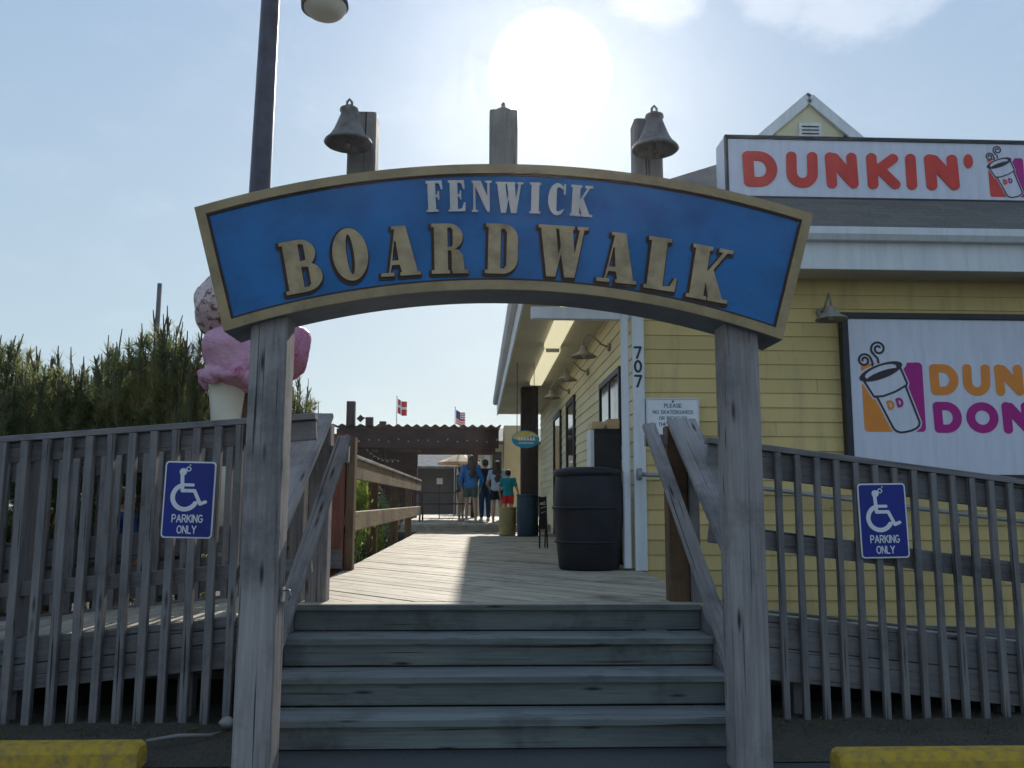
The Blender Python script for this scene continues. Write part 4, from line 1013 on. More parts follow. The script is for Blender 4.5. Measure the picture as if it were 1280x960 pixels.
# folded chair
ch = empty('folding_chair', (.95, 12.5, .68), 'black metal folding chair leaning folded near the side doors', 'chair')
for sx in (-.055, .055):
    part('leg', MB().tube([(.95+sx, 12.40, .682), (.95+sx*.9, 12.62, 1.42)], .011, 8), 'black_metal', ch)
    part('leg', MB().tube([(.95+sx*.7, 12.66, .682), (.95+sx*.8, 12.45, 1.25)], .011, 8), 'black_metal', ch)
part('backrest', MB().board((.90, 12.61, 1.36), (1.0, 12.61, 1.36), .02, .10), 'black_metal', ch)
part('seat', MB().box((.90, 12.50, .95), (1.0, 12.56, 1.30), 'z', .01), 'black_metal', ch)
for z in (1.31, 1.24, 1.17): part('chrome_bar', MB().tube([(.905, 12.485, z), (.985, 12.485, z+.03)], .008, 6), 'galvanised', ch)
def barrel(x, y, z, r, h, mat, lab, cat):
    e = empty('trash_can', (x, y, z), lab, cat)
    part('body', MB().lathe([(.0005, 0), (r*.9, 0), (r*.93, .02), (r, h*.5), (r*.98, h*.95)], (x, y, z+.002), 28), mat, e)
    part('rim', MB().lathe([(r*.96, h*.94), (r*1.03, h*.95), (r*1.03, h), (r*.94, h), (r*.9, h*.85), (.0005, h*.8)], (x, y, z+.002), 28), mat, e)
barrel(.95, 16.7, .68, .19, .80, 'barrel_teal', 'dark teal trash can in front of the brown porch column', 'bin')
barrel(.60, 17.1, .68, .17, .55, 'bin_tan', 'short tan trash can left of the porch column', 'bin')
# oval hanging sign
ov = empty('hanging_sign', (.78, 14, 2.35), 'small oval hanging sign, yellow above and blue below, under the eaves', 'sign')
M = faceM(.78, 14.0, 2.35)
mpart('board', shape_mesh('board', lambda X, Y: f_ell(X, Y, (0, 0), .225, .145), (-.3, -.2, .3, .2), .008, .03, M), 'oval_blue', ov)
M = faceM(.78, 13.982, 2.35)
mpart('upper_field', shape_mesh('upper_field', lambda X, Y: np.maximum(f_ell(X, Y, (0, 0), .21, .13), .02-Y+.03*np.sin(X*14)), (-.3, -.2, .3, .2), .008, .004, M), 'oval_yellow', ov)
def marks(X, Y):
    f = None; rr = random.Random(3)
    for k in range(6):
        x = -.12+k*.048; g_ = f_path(X, Y, [(x, -.015), (x+.012, .03), (x+.026, -.015)], .009); f = g_ if f is None else np.minimum(f, g_)
    for k in range(8):
        x = -.11+k*.031; f = np.minimum(f, f_cap(X, Y, (x, -.075), (x+.012, -.05), .007))
    return f
mpart('lettering', shape_mesh('lettering', marks, (-.3, -.2, .3, .2), .004, .004, faceM(.78, 13.978, 2.35)), 'plain_white', ov)
for x in (.64, .92): part('chain', MB().tube([(x, 14, 2.45), (x, 14, 3.62)], .006, 6), 'black_metal', ov)

# boardwalk railing on the left
rl = empty('boardwalk_railing', (-1.35, 14, 0), 'brown timber railing along the left edge of the boardwalk with a red end post', 'railing')
part('post', MB().box((-1.475, 8.43, 0), (-1.285, 8.62, 1.99), 'z', .008), 'red_wood', rl, 'dark red end post')
part('post', MB().box((-1.275, 8.45, .3), (-1.195, 8.60, 1.96), 'z', .006), 'brown_wood', rl)
part('kick_board', MB().box((-1.48, 8.395, .70), (-1.29, 8.425, .88), 'x'), 'fence_wood', rl)
for y in (11.4, 14.3, 17.2): part('post', MB().box((-1.42, y-.06, 0), (-1.30, y+.06, 1.72), 'z'), 'brown_wood', rl)
part('rail', MB().board((-1.245, 8.62, 1.66), (-1.245, 18.9, 1.66), .042, .20, (0, 0, 1), .006), 'warm_wood', rl)
part('cap_rail', MB().board((-1.275, 8.62, 1.782), (-1.275, 18.9, 1.782), .13, .038), 'weathered_wood', rl)
part('rail', MB().board((-1.245, 8.62, 1.14), (-1.245, 18.9, 1.14), .042, .19, (0, 0, 1), .006), 'warm_wood', rl)

# ================================================================ pergola and the place behind
pg = empty('pergola', (-1.3, 24, .84), 'dark brown pergola with corrugated roof spanning the far end of the boardwalk', 'pergola')
PYf = 23.0
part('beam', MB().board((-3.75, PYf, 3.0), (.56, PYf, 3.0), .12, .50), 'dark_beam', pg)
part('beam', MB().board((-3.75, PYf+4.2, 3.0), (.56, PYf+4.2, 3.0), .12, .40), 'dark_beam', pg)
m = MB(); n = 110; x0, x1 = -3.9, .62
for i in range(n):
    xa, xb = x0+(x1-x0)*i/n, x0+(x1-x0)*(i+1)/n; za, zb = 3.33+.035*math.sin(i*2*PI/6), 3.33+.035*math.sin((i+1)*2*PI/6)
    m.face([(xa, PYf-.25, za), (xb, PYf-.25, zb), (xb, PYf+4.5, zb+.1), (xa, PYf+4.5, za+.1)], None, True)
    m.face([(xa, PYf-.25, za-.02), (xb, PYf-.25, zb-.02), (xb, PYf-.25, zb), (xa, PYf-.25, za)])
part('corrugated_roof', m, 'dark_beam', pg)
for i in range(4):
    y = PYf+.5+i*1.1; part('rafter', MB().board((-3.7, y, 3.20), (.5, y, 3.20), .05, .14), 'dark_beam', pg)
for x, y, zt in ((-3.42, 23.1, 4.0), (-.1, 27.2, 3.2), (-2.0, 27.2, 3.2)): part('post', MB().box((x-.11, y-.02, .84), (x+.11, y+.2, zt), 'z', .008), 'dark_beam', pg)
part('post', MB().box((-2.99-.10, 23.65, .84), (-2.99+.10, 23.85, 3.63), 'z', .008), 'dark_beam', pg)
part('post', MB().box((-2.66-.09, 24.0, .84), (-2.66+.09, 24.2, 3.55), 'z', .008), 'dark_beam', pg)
fl = empty('floodlight', (-3.15, 23.6, 3.6), 'small dark floodlight tilted on a pergola post', 'floodlight')
mm = MB().board((-3.27, 23.60, 3.53), (-3.17, 23.62, 3.64), .10, .15, (0, 0, 1), .01); part('lamp_head', mm, 'black_metal', fl)
part('arm', MB().tube([(-3.18, 23.68, 3.62), (-3.08, 23.70, 3.60)], .02, 8), 'black_metal', fl)
# string lights
slt = empty('string_lights', (-1.3, 22.85, 3.0), 'string of small pale bulbs hung along the pergola beam', 'string lights')
wire = []; bulbs = []
for i in range(61):
    t = i/60; x = -3.4+3.9*t; wire.append((x, 22.86, 2.98+.03*math.cos(t*2*PI*9)))
part('wire', MB().tube(wire, .006, 5), 'black_metal', slt)
for i in range(0, 61, 4):
    m = MB().ball((wire[i][0], wire[i][1]-.01, wire[i][2]-.045), .02, n=8, m=6); part('bulb', m, 'bulb_glass', slt)
sl2 = empty('string_lights', (-1.5, 17, 2.2), 'string of small pale bulbs swagged from the pergola down to the left railing', 'string lights')
w2 = [Vector((-2.95+1.35*t, 22.9-5.5*t, 2.72-.55*t-.12*math.sin(PI*t))) for t in np.linspace(0, 1, 30)]
part('wire', MB().tube(w2, .006, 5), 'black_metal', sl2)
for i in range(1, 30, 4): part('bulb', MB().ball(w2[i]+Vector((0, 0, -.03)), .016, n=8, m=6), 'bulb_glass', sl2)
# dark snack kiosk under the pergola
ks = empty('snack_kiosk', (-2.6, 26, .84), 'low dark timber kiosk in the shade under the left of the pergola', 'kiosk')
part('counter_wall', MB().box((-4.1, 25.2, .84), (-1.85, 25.3, 2.0), 'x'), 'dark_beam', ks)
part('counter', MB().box((-4.15, 25.05, 2.002), (-1.8, 25.45, 2.05), 'x'), 'brown_wood', ks)
part('back_wall', MB().box((-4.1, 26.6, .84), (-1.85, 26.7, 3.1), 'x'), 'dark_beam', ks)
part('roof', MB().board((-4.2, 25.9, 2.86), (-1.75, 25.9, 2.86), 1.9, .08), 'dark_beam', ks)
mc = empty('menu_stand', (-1.1, 24.9, .84), 'small white card on a thin dark stand beside the kiosk', 'menu stand')
part('card', MB().box((-1.17, 24.9, 1.83), (-1.0, 24.92, 2.0), 'x', .002), 'plain_white', mc)
part('stand', MB().tube([(-1.085, 24.94, .842), (-1.085, 24.94, 1.84)], .015, 6), 'black_metal', mc)
# picnic table
def picnic(x, y, lab):
    e = empty('picnic_table', (x, y, .84), lab, 'table', 'dark picnic tables under the pergola')
    for k in range(4): part('table_board', MB().board((x-.75, y-.3+k*.16, 1.56), (x+.75, y-.3+k*.16, 1.56), .15, .035), 'dark_beam', e)
    for s_ in (-1, 1):
        part('bench_seat', MB().board((x-.75, y+s_*.62, 1.28), (x+.75, y+s_*.62, 1.28), .24, .035), 'dark_beam', e)
        part('bench_support', MB().board((x+s_*.55, y-.68, 1.24), (x+s_*.55, y+.68, 1.24), .035, .08), 'dark_beam', e)
        for t in (-1, 1): part('leg', MB().board((x+s_*.58, y+t*.62, .842), (x+s_*.58, y+t*.2, 1.54), .04, .08, (0, 1, 0)), 'dark_beam', e)
picnic(-.85, 22.3, 'dark picnic table under the pergola nearest the women')
picnic(-2.6, 22.8, 'dark picnic table behind the left railing')
# umbrella
um = empty('patio_umbrella', (-.62, 29, .84), 'tan patio umbrella open behind the pergola', 'umbrella')
part('pole', MB().tube([(-.62, 29, .84), (-.62, 29, 3.0)], .025, 8), 'warm_wood', um)
m = MB()
for k in range(8):
    a0, a1 = R(45*k), R(45*k+45); m.face([(-.62+0.72*math.cos(a0), 29+0.72*math.sin(a0), 2.64), (-.62+0.72*math.cos(a1), 29+0.72*math.sin(a1), 2.64), (-.62, 29, 2.93)])
    m.face([(-.62+0.72*math.cos(a0), 29+0.72*math.sin(a0), 2.56), (-.62+0.72*math.cos(a1), 29+0.72*math.sin(a1), 2.56), (-.62+0.72*math.cos(a1), 29+0.72*math.sin(a1), 2.64), (-.62+0.72*math.cos(a0), 29+0.72*math.sin(a0), 2.64)])
part('canopy', m, 'umbrella_tan', um)
# houses behind
hb = empty('cream_house', (1.2, 37, 0), 'cream house with a grey roof behind the pergola', 'building')
part('wall', MB().box((-.45, 36, 0), (3.4, 42, 3.9), 'z'), 'wall_cream', hb)
part('roof', MB().board((-.7, 35.4, 3.75), (-.7+4.4, 35.4, 3.75), .9, .08).board((-.75, 37, 4.15), (3.7, 37, 4.15), 3.4, .08, (0, -.25, 1)), 'shingle_far', hb)
w = part('window', MB().box((.62, 35.95, 2.1), (1.0, 35.99, 3.4), 'z'), 'black_frame', hb)
part('corner_board', MB().box((.30, 35.93, .2), (.52, 35.985, 3.7), 'z'), 'trim_white', hb)
w = part('window', MB().box((-.35, 35.95, 2.3), (.15, 35.99, 3.1), 'z'), 'trim_white', hb); part('pane', MB().box((-.30, 35.93, 2.35), (.10, 35.948, 3.05), 'z'), 'window_glass', w)
hg = empty('grey_house', (-4, 39, 0), 'low house with a wide grey roof behind the pergola on the left', 'building')
part('wall', MB().box((-6.5, 37, 0), (-.9, 43, 2.95), 'z'), 'wall_brown', hg)
part('roof', MB().board((-3.7, 36.2, 2.75), (-3.7, 40, 4.1), 6.2, .1, (0, 0, 1)), 'shingle_far', hg)
# flags
def flag(x, y, zt, zb, lab, pat):
    e = empty('flag', (x, y, 0), lab, 'flag')
    part('pole', MB().tube([(x, y, 0), (x, y, zt+.10)], .014, 8).ball((x, y, zt+.11), .025, n=8, m=6), 'galvanised', e)
    def wav(u): return .05*math.sin(u*6.5)*u
    w_, h_ = .32, .50
    for name, mat, rects in pat:
        m = MB()
        for (u0, u1, v0, v1) in rects:
            for i in range(8):
                ua, ub = u0+(u1-u0)*i/8, u0+(u1-u0)*(i+1)/8
                P = lambda u, v: (x+.03+u*w_, y+wav(u)*1.5, zt-v*h_-.10*u+.02*math.sin(u*7+1))
                m.face([P(ua, v1), P(ub, v1), P(ub, v0), P(ua, v0)], None, True)
        part(name, m, mat, e)
flag(-2.84, 30, 4.87, 3.9, 'red flag with a white cross flying above the pergola', [('red_field', 'flag_red', [(0, .3, 0, .40), (.42, 1, 0, .40), (0, .3, .56, 1), (.42, 1, .56, 1)]), ('white_cross', 'flag_white', [(0, 1, .40, .56), (.3, .42, 0, .40), (.3, .42, .56, 1)])])
st_r = [(0, 1, .54+.0+k*2*.0767, .54+.0767+k*2*.0767) for k in range(3)]; st_w = [(0, 1, .6167+k*2*.0767, .6167+.0767+k*2*.0767) for k in range(3)]
st_r += [(.45, 1, k*2*.0767, k*2*.0767+.0767) for k in range(4)]; st_w += [(.45, 1, .0767+k*2*.0767, .1534+k*2*.0767) for k in range(3)]
flag(-.80, 30, 4.50, 3.9, 'flag of red and white stripes with a blue corner above the pergola', [('blue_corner', 'flag_blue', [(0, .45, 0, .54)]), ('red_stripes', 'flag_red', st_r), ('white_stripes', 'flag_white', st_w)])

# ================================================================ lamp post, ice cream
lp = empty('street_lamp', (-2.70, 10, 0), 'tall dark street lamp pole with a bowl head behind the arch', 'lamp post')
part('pole', MB().tube([(-2.66, 10, 0), (-2.655, 10, 1), (-2.64, 10, 5.0), (-2.61, 10, 7.9), (-2.61, 10, 8.6)], [.155, .14, .125, .108, .10], 16), 'pole_metal', lp)
part('base_plate', MB().box((-2.86, 9.8, 0), (-2.46, 10.2, .05), 'x'), 'pole_metal', lp)
part('arm', MB().tube([(-2.61, 10, 8.3), (-2.5, 10, 8.55), (-2.2, 10, 8.6), (-1.98, 10, 8.4), (-1.94, 10, 7.85)], .035, 10), 'pole_metal', lp)
part('lamp_head', MB().lathe([(.0005, .50), (.07, .49), (.10, .42), (.16, .36), (.24, .24), (.285, .10), (.29, .0), (.27, -.005), (.20, .1), (.0005, .2)], (-1.94, 10, 7.40), 28, Matrix.Rotation(R(-6), 4, 'Y')), 'pole_metal', lp)
part('bowl', MB().lathe([(.265, .02), (.25, -.04), (.20, -.09), (.12, -.12), (.0005, -.13)], (-1.94, 10, 7.40), 24), 'soffit', lp)
ic = empty('ice_cream_sculpture', (-2.35, 8.6, 0), 'giant ice cream cone sculpture with pink scoops behind the left railing', 'sculpture')
def lumpy(seed, amp=.05):
    rr = random.Random(seed); ks = [(Vector((rr.gauss(0, 1), rr.gauss(0, 1), rr.gauss(0, 1))).normalized(), rr.uniform(4, 9), rr.uniform(0, 6)) for _ in range(10)]
    k2 = [(Vector((rr.gauss(0, 1), rr.gauss(0, 1), rr.gauss(0, 1.6))).normalized(), rr.uniform(14, 26), rr.uniform(0, 6)) for _ in range(8)]
    return lambda d_: 1+amp*sum(math.sin(k[0].dot(d_)*k[1]+k[2]) for k in ks)/3+amp*.38*sum(abs(math.sin(k[0].dot(d_)*k[1]+k[2])) for k in k2)/4-amp*.4
IY = 8.2
part('cone', MB().lathe([(.0005, .8), (.05, .8), (.10, 1.6), (.135, 2.05), (.175, 2.45), (.17, 2.5), (.0005, 2.5)], (-2.385, IY, 0), 28), 'ice_cone', ic)
part('scoop', MB().ball((-2.24, IY, 2.71), .40, .38, .36, 64, 44, lumpy(1, .08)), 'scoop_pink', ic)
m = MB()
for k in range(22):
    a = 2*PI*k/22; m.ball((-2.24+.34*math.cos(a), IY+.32*math.sin(a), 2.50+.03*math.sin(k*2.7)), .085, .085, .07+.03*math.sin(k*1.9), 10, 7)
part('drip_rim', m, 'scoop_pink', ic)
part('scoop', MB().ball((-1.90, IY+.04, 2.77), .27, .27, .27, 56, 40, lumpy(5, .09)), 'scoop_rose', ic, 'raspberry coloured scoop with dark flecks')
part('scoop', MB().ball((-2.40, IY, 3.20), .36, .34, .30, 60, 40, lumpy(9, .09)), 'scoop_chip', ic, 'pale scoop with brown ripples')
part('support', MB().tube([(-2.24, IY+.05, 0), (-2.24, IY+.05, 2.5)], .05, 10), 'brown_wood', ic)

# ================================================================ plants
def pine_mesh(seed, nsh, rx, ry, z0, z1):
    """bushy pine: needle tufts through the crown, upright leaders with whorled needles and bare candles on top"""
    rr = random.Random(seed); nd = MB(); cd = MB(); tr = MB()
    def needle(p0, n_, ln, w=.0048):
        wv_ = n_.cross(Vector((rr.gauss(0, 1), rr.gauss(0, 1), rr.gauss(0, 1)))).normalized()*w; nd.face([p0-wv_, p0+wv_, p0+n_*ln])
    def tuft(b, dr, L, num, spread=1.0):
        sd = dr.orthogonal().normalized(); s2 = dr.cross(sd)
        for k in range(num):
            h = rr.random(); ph = rr.uniform(0, 2*PI); out = sd*math.cos(ph)+s2*math.sin(ph)
            needle(b+dr*L*h, (out*rr.uniform(.5, 1.1)*spread+dr*rr.uniform(.35, 1.1)).normalized(), rr.uniform(.07, .13))
    zt = z1-.42
    lumps = [(rr.uniform(0, 2*PI), rr.uniform(.3, 1), rr.uniform(z0, zt), rr.uniform(.16, .3)) for _ in range(26)]
    for q in range(nsh):
        a0, r0, zc0, rad0 = rr.choice(lumps); t = (zc0-z0)/(zt-z0); wv = 1-.35*t**2
        c = Vector((rx*r0*wv*math.cos(a0), ry*r0*wv*math.sin(a0), zc0)); d_ = Vector((rr.gauss(0, 1), rr.gauss(0, 1), rr.gauss(0, 1))).normalized()
        b = c+d_*rad0*rr.random()**.4
        tuft(b, (d_*.6+Vector((0, 0, .8))+Vector((rr.gauss(0, .2), rr.gauss(0, .2), 0))).normalized(), rr.uniform(.08, .18), 38)
    for q in range(34):
        a = rr.uniform(0, 2*PI); rad = math.sqrt(rr.random())*.95; top = z1*(1-.16*rad)-rr.uniform(0, .38)
        p1 = Vector((rx*rad*math.cos(a), ry*rad*math.sin(a), top)); p0 = p1*1.0; p0.z = top-rr.uniform(.40, .7); p0.x *= .8; p0.y *= .8
        dr = (p1-p0).normalized(); Ls = (p1-p0).length
        cd.tube([p0, p1], [.010, .007], 5)
        for k in range(11): tuft(p0+dr*Ls*(k/11), dr, .05, 15, 1.15)
        for c in range(rr.choice((2, 3, 4, 5))):
            up = (Vector((0, 0, 1))+Vector((rr.gauss(0, .10), rr.gauss(0, .10), 0))).normalized(); cl = rr.uniform(.07, .17)*(1.7 if c == 0 else .9)
            o_ = Vector((rr.gauss(0, .012), rr.gauss(0, .012), 0)) if c else Vector((0, 0, 0))
            cd.tube([p1-dr*.03, p1+o_+up*cl*.5, p1+o_*2+up*cl], [.006, .0085, .0045], 5)
            if rr.random() < .4: tuft(p1+o_+up*cl*.2, up, cl*.4, 8, .6)
    for q in range(7):
        a = rr.uniform(0, 2*PI); e_ = Vector((rx*.6*math.cos(a), ry*.6*math.sin(a), rr.uniform(z0+.3, z1-.2))); tr.tube([(0, 0, z0*.5), e_*.5+Vector((0, 0, .1)), e_], [.04, .028, .01], 6)
    tr.tube([(0, 0, 0), (.02, .01, z1*.5), (0, 0, z1*.85)], [.07, .05, .015], 8)
    nf = len(nd.f); i0 = len(nd.v)
    nd.v += cd.v; nd.f += [tuple(i+i0 for i in f) for f in cd.f]; nd.uv += cd.uv; nd.sm += cd.sm
    me = nd.mesh('crown', merge=False); me.materials.append(MAT['pine_needles']); me.materials.append(MAT['pine_candle'])
    me.polygons.foreach_set('material_index', [0]*nf+[1]*len(cd.f))
    return me, tr.mesh('trunk')
PV = [pine_mesh(11, 620, .62, .55, .25, 2.70), pine_mesh(23, 620, .58, .55, .25, 2.86), pine_mesh(31, 560, .55, .5, .25, 2.62)]
def pine(x, y, v, sc, rot, lab):
    e = empty('pine_shrub', (x, y, 0), lab, 'pine', 'pines behind the left ramp')
    for nm, me, mt in zip(('crown', 'trunk'), PV[v], ('pine_needles', 'bark')):
        if not me.materials: me.materials.append(MAT[mt])
        o = bpy.data.objects.new(nm, me); COL.objects.link(o); o.parent = e; BASE[o.name] = Vector((x, y, 0))
    e.scale = sc; e.rotation_euler.z = rot
pine(-4.95, 8.7, 0, (1.05, 1, 1.13), .3, 'dense dark pine at the left edge, upright brown shoots on top')
pine(-4.30, 8.5, 1, (1, 1, .98), 1.4, 'dense dark pine second from the left edge, behind the ramp railing')
pine(-3.68, 8.8, 2, (1.05, 1, 1.10), 2.5, 'dense dark pine in the middle of the row behind the ramp railing')
pine(-3.12, 8.6, 1, (.95, 1, 1.14), 4.0, 'tallest dark pine of the row with long upright shoots')
pine(-2.74, 8.25, 2, (.42, .5, 1.02), 5.1, 'narrow dark pine leaning against the ice cream cone')
pine(-5.7, 8.9, 1, (1, 1, 1.1), 3.1, 'dense dark pine just beyond the left edge of the row')
pine(-4.6, 9.7, 2, (1.1, 1, 1.12), .9, 'dark pine in the back row, left')
pine(-3.5, 9.8, 0, (1.1, 1, 1.14), 2.0, 'dark pine in the back row, right')
pine(-1.88, 9.1, 2, (.62, .62, 1.0), 1.1, 'small pine with spreading tips right of the left arch post')
# tall bare stick among the pines
solo('garden_stake', MB().tube([(-3.72, 9.9, 0), (-3.715, 9.9, 3.84)], .028, 8), 'fence_wood', 'grey stake standing up above the pine row', 'stake', base=(-3.72, 9.9, 0))
def bush_mesh(seed, n, rx, ry, rz_, ls=.055):
    rr = random.Random(seed); m = MB()
    cl = [(Vector((rr.gauss(0, .5)*rx, rr.gauss(0, .5)*ry, rz_*rr.uniform(.35, 1.0))), rr.uniform(.14, .26)) for _ in range(22)]
    for k in range(n):
        c, r0 = rr.choice(cl); d_ = Vector((rr.gauss(0, 1), rr.gauss(0, 1), rr.gauss(0, 1))).normalized(); p_ = c+d_*r0*rr.uniform(.55, 1.05)
        nrm = (d_+Vector((rr.gauss(0, .5), rr.gauss(0, .5), .5+rr.gauss(0, .4)))).normalized(); a = nrm.orthogonal().normalized(); a.rotate(Matrix.Rotation(rr.uniform(0, 6.28), 3, nrm)); b = nrm.cross(a); s_ = ls*rr.uniform(.6, 1.3)
        m.face([p_-a*s_*.5, p_+b*s_*.28, p_+a*s_*.6, p_-b*s_*.28])
    t = MB()
    for c, r0 in cl: t.tube([(0, 0, 0), c*.5+Vector((0, 0, .05)), c], [.02, .014, .006], 5)
    return m.mesh('crown', merge=False), t.mesh('stem')
BV = [bush_mesh(3, 2600, .5, .5, 1.0), bush_mesh(8, 2600, .6, .5, .85)]
def bush(x, y, v, sc, rot, mat, lab):
    e = empty('leafy_shrub', (x, y, 0), lab, 'shrub', 'shrubs beside the boardwalk')
    cr, stm = BV[v]
    key = cr.name+mat
    if key not in BVM: c2 = cr.copy(); c2.materials.clear(); c2.materials.append(MAT[mat]); BVM[key] = c2
    for nm, me in (('crown', BVM[key]), ('stem', stm)):
        if not me.materials: me.materials.append(MAT['bark'])
        o = bpy.data.objects.new(nm, me); COL.objects.link(o); o.parent = e; BASE[o.name] = Vector((x, y, 0))
    e.scale = sc; e.rotation_euler.z = rot
BVM = {}
bush(-1.72, 10.5, 0, (.62, .75, 1.62), .2, 'bush_leaves', 'sunlit yellow-green shrub just behind the red railing post')
bush(-1.72, 13.2, 1, (.5, .8, 1.85), 1.2, 'bush_leaves', 'sunlit yellow-green shrub farther along behind the railing')
bush(-1.8, 11.8, 1, (.9, .8, 1.05), 2.2, 'bush_dark_leaves', 'low dark green shrub between the two sunlit shrubs')
bush(-1.75, 15.6, 0, (.6, .9, 1.35), 3.0, 'bush_dark_leaves', 'dark green shrub near the far end of the railing')
bush(-1.75, 9.2, 1, (.5, .5, .9), 4.0, 'bush_dark_leaves', 'low dark green shrub under the near end of the railing')
# weeds and litter by the fences
rr = random.Random(5); m = MB()
for x0, x1, n in ((-6, -1.3, 900), (1.6, 6, 900)):
    for _ in range(n):
        x = rr.uniform(x0, x1); y = 5.0+abs(rr.gauss(0, .22)); h = rr.uniform(.015, .07); a = rr.uniform(0, 6.28); dx_, dy_ = math.cos(a), math.sin(a)
        m.face([(x-dx_*.004, y-dy_*.004, .03), (x+dx_*.004, y+dy_*.004, .03), (x+rr.gauss(0, .02), y+rr.gauss(0, .02), .04+h)])
solo('weeds', m, 'weed', 'sparse low weeds along the foot of the fences', 'weeds', kind='stuff')
m = MB()
for _ in range(190):
    x = rr.choice((rr.uniform(-6, -1.3), rr.uniform(1.6, 6))); y = rr.uniform(4.66, 5.5); a = rr.uniform(0, 6.28); L = rr.uniform(.01, .06); s_ = rr.uniform(.003, .012)
    m.board((x, y, .062), (x+L*math.cos(a), y+L*math.sin(a), .068), s_, s_*.7, bev=.001)
solo('wood_chips', m, 'brown_wood', 'scattered brown wood chips on the mulch', 'chips', kind='stuff')
solo('twig', MB().tube([(-1.75, 4.86, .07), (-1.60, 4.90, .085), (-1.45, 4.97, .07), (-1.40, 5.02, .075)], [.010, .012, .009, .004], 7), 'weathered_wood', 'bare pale stick lying on the mulch left of the arch post', 'stick', base=(-1.6, 4.9, .06))
solo('stone', MB().ball((-1.40, 5.12, .10), .045, .035, .03, 12, 8, lumpy(3, .12)), 'concrete', 'small pale stone on the mulch left of the arch post', 'stone', base=(-1.40, 5.12, .06))
# wheel stops
def wheel_stop(x0, x1, y, lab):
    m = MB(); pr = [(-.085, .004), (.085, .004), (.075, .09), (.055, .127), (-.055, .127), (-.075, .09)]; e_ = .02
    xs = [x0, x0+.012, x0+.03, x1-.03, x1-.012, x1]; sc = [.86, .95, 1, 1, .95, .86]
    rings = [[Vector((x, y+q[0]*s_, q[1]*(s_ if q[1] > .01 else 1))) for q in pr] for x, s_ in zip(xs, sc)]
    for i in range(5):
        for k in range(6): j = (k+1) % 6; m.face([rings[i][k], rings[i+1][k], rings[i+1][j], rings[i][j]])
    m.face(rings[0]); m.face(list(reversed(rings[-1])))
    solo('wheel_stop', m, 'stop_yellow', lab, 'wheel stop', 'yellow wheel stops', base=((x0+x1)/2, y, 0))
wheel_stop(1.78, 3.62, 4.39, 'worn yellow wheel stop on the ground right of the arch')
wheel_stop(-3.5, -1.68, 4.62, 'worn yellow wheel stop on the ground left of the arch')

# ================================================================ people
def cap_mesh(bm, a, b, ra, rb, n=12):
    a = Vector(a); b = Vector(b); d_ = b-a; L = max(d_.length, 1e-4); q = d_.to_track_quat('Z', 'Y').to_matrix().to_4x4()
    M = Matrix.Translation(a) @ q
    bmesh.ops.create_cone(bm, cap_ends=True, segments=n, radius1=ra, radius2=rb, depth=L, matrix=M @ Matrix.Translation((0, 0, L/2)))
    bmesh.ops.create_icosphere(bm, subdivisions=2, radius=ra, matrix=Matrix.Translation(a)); bmesh.ops.create_icosphere(bm, subdivisions=2, radius=rb, matrix=Matrix.Translation(b))
def ell_mesh(bm, c, r): bmesh.ops.create_icosphere(bm, subdivisions=3, radius=1, matrix=Matrix.Translation(c) @ Matrix.Diagonal((*r, 1)))
def fuse(name, fill, vox, cuts=()):
    bm = bmesh.new(); fill(bm); me = bpy.data.meshes.new(name); bm.to_mesh(me); bm.free()
    o = bpy.data.objects.new(name, me); COL.objects.link(o); md = o.modifiers.new('r', 'REMESH'); md.mode = 'VOXEL'; md.voxel_size = vox
    sm = o.modifiers.new('s', 'SMOOTH'); sm.factor = .5; sm.iterations = 3
    dg = bpy.context.evaluated_depsgraph_get(); m2 = bpy.data.meshes.new_from_object(o.evaluated_get(dg)); bpy.data.objects.remove(o); bpy.data.meshes.remove(me)
    if cuts:
        bm = bmesh.new(); bm.from_mesh(m2)
        for co, no in cuts: bmesh.ops.bisect_plane(bm, geom=bm.verts[:]+bm.edges[:]+bm.faces[:], plane_co=co, plane_no=no, clear_outer=True)
        bm.to_mesh(m2); bm.free()
    for p_ in m2.polygons: p_.use_smooth = True
    m2.name = name; return m2
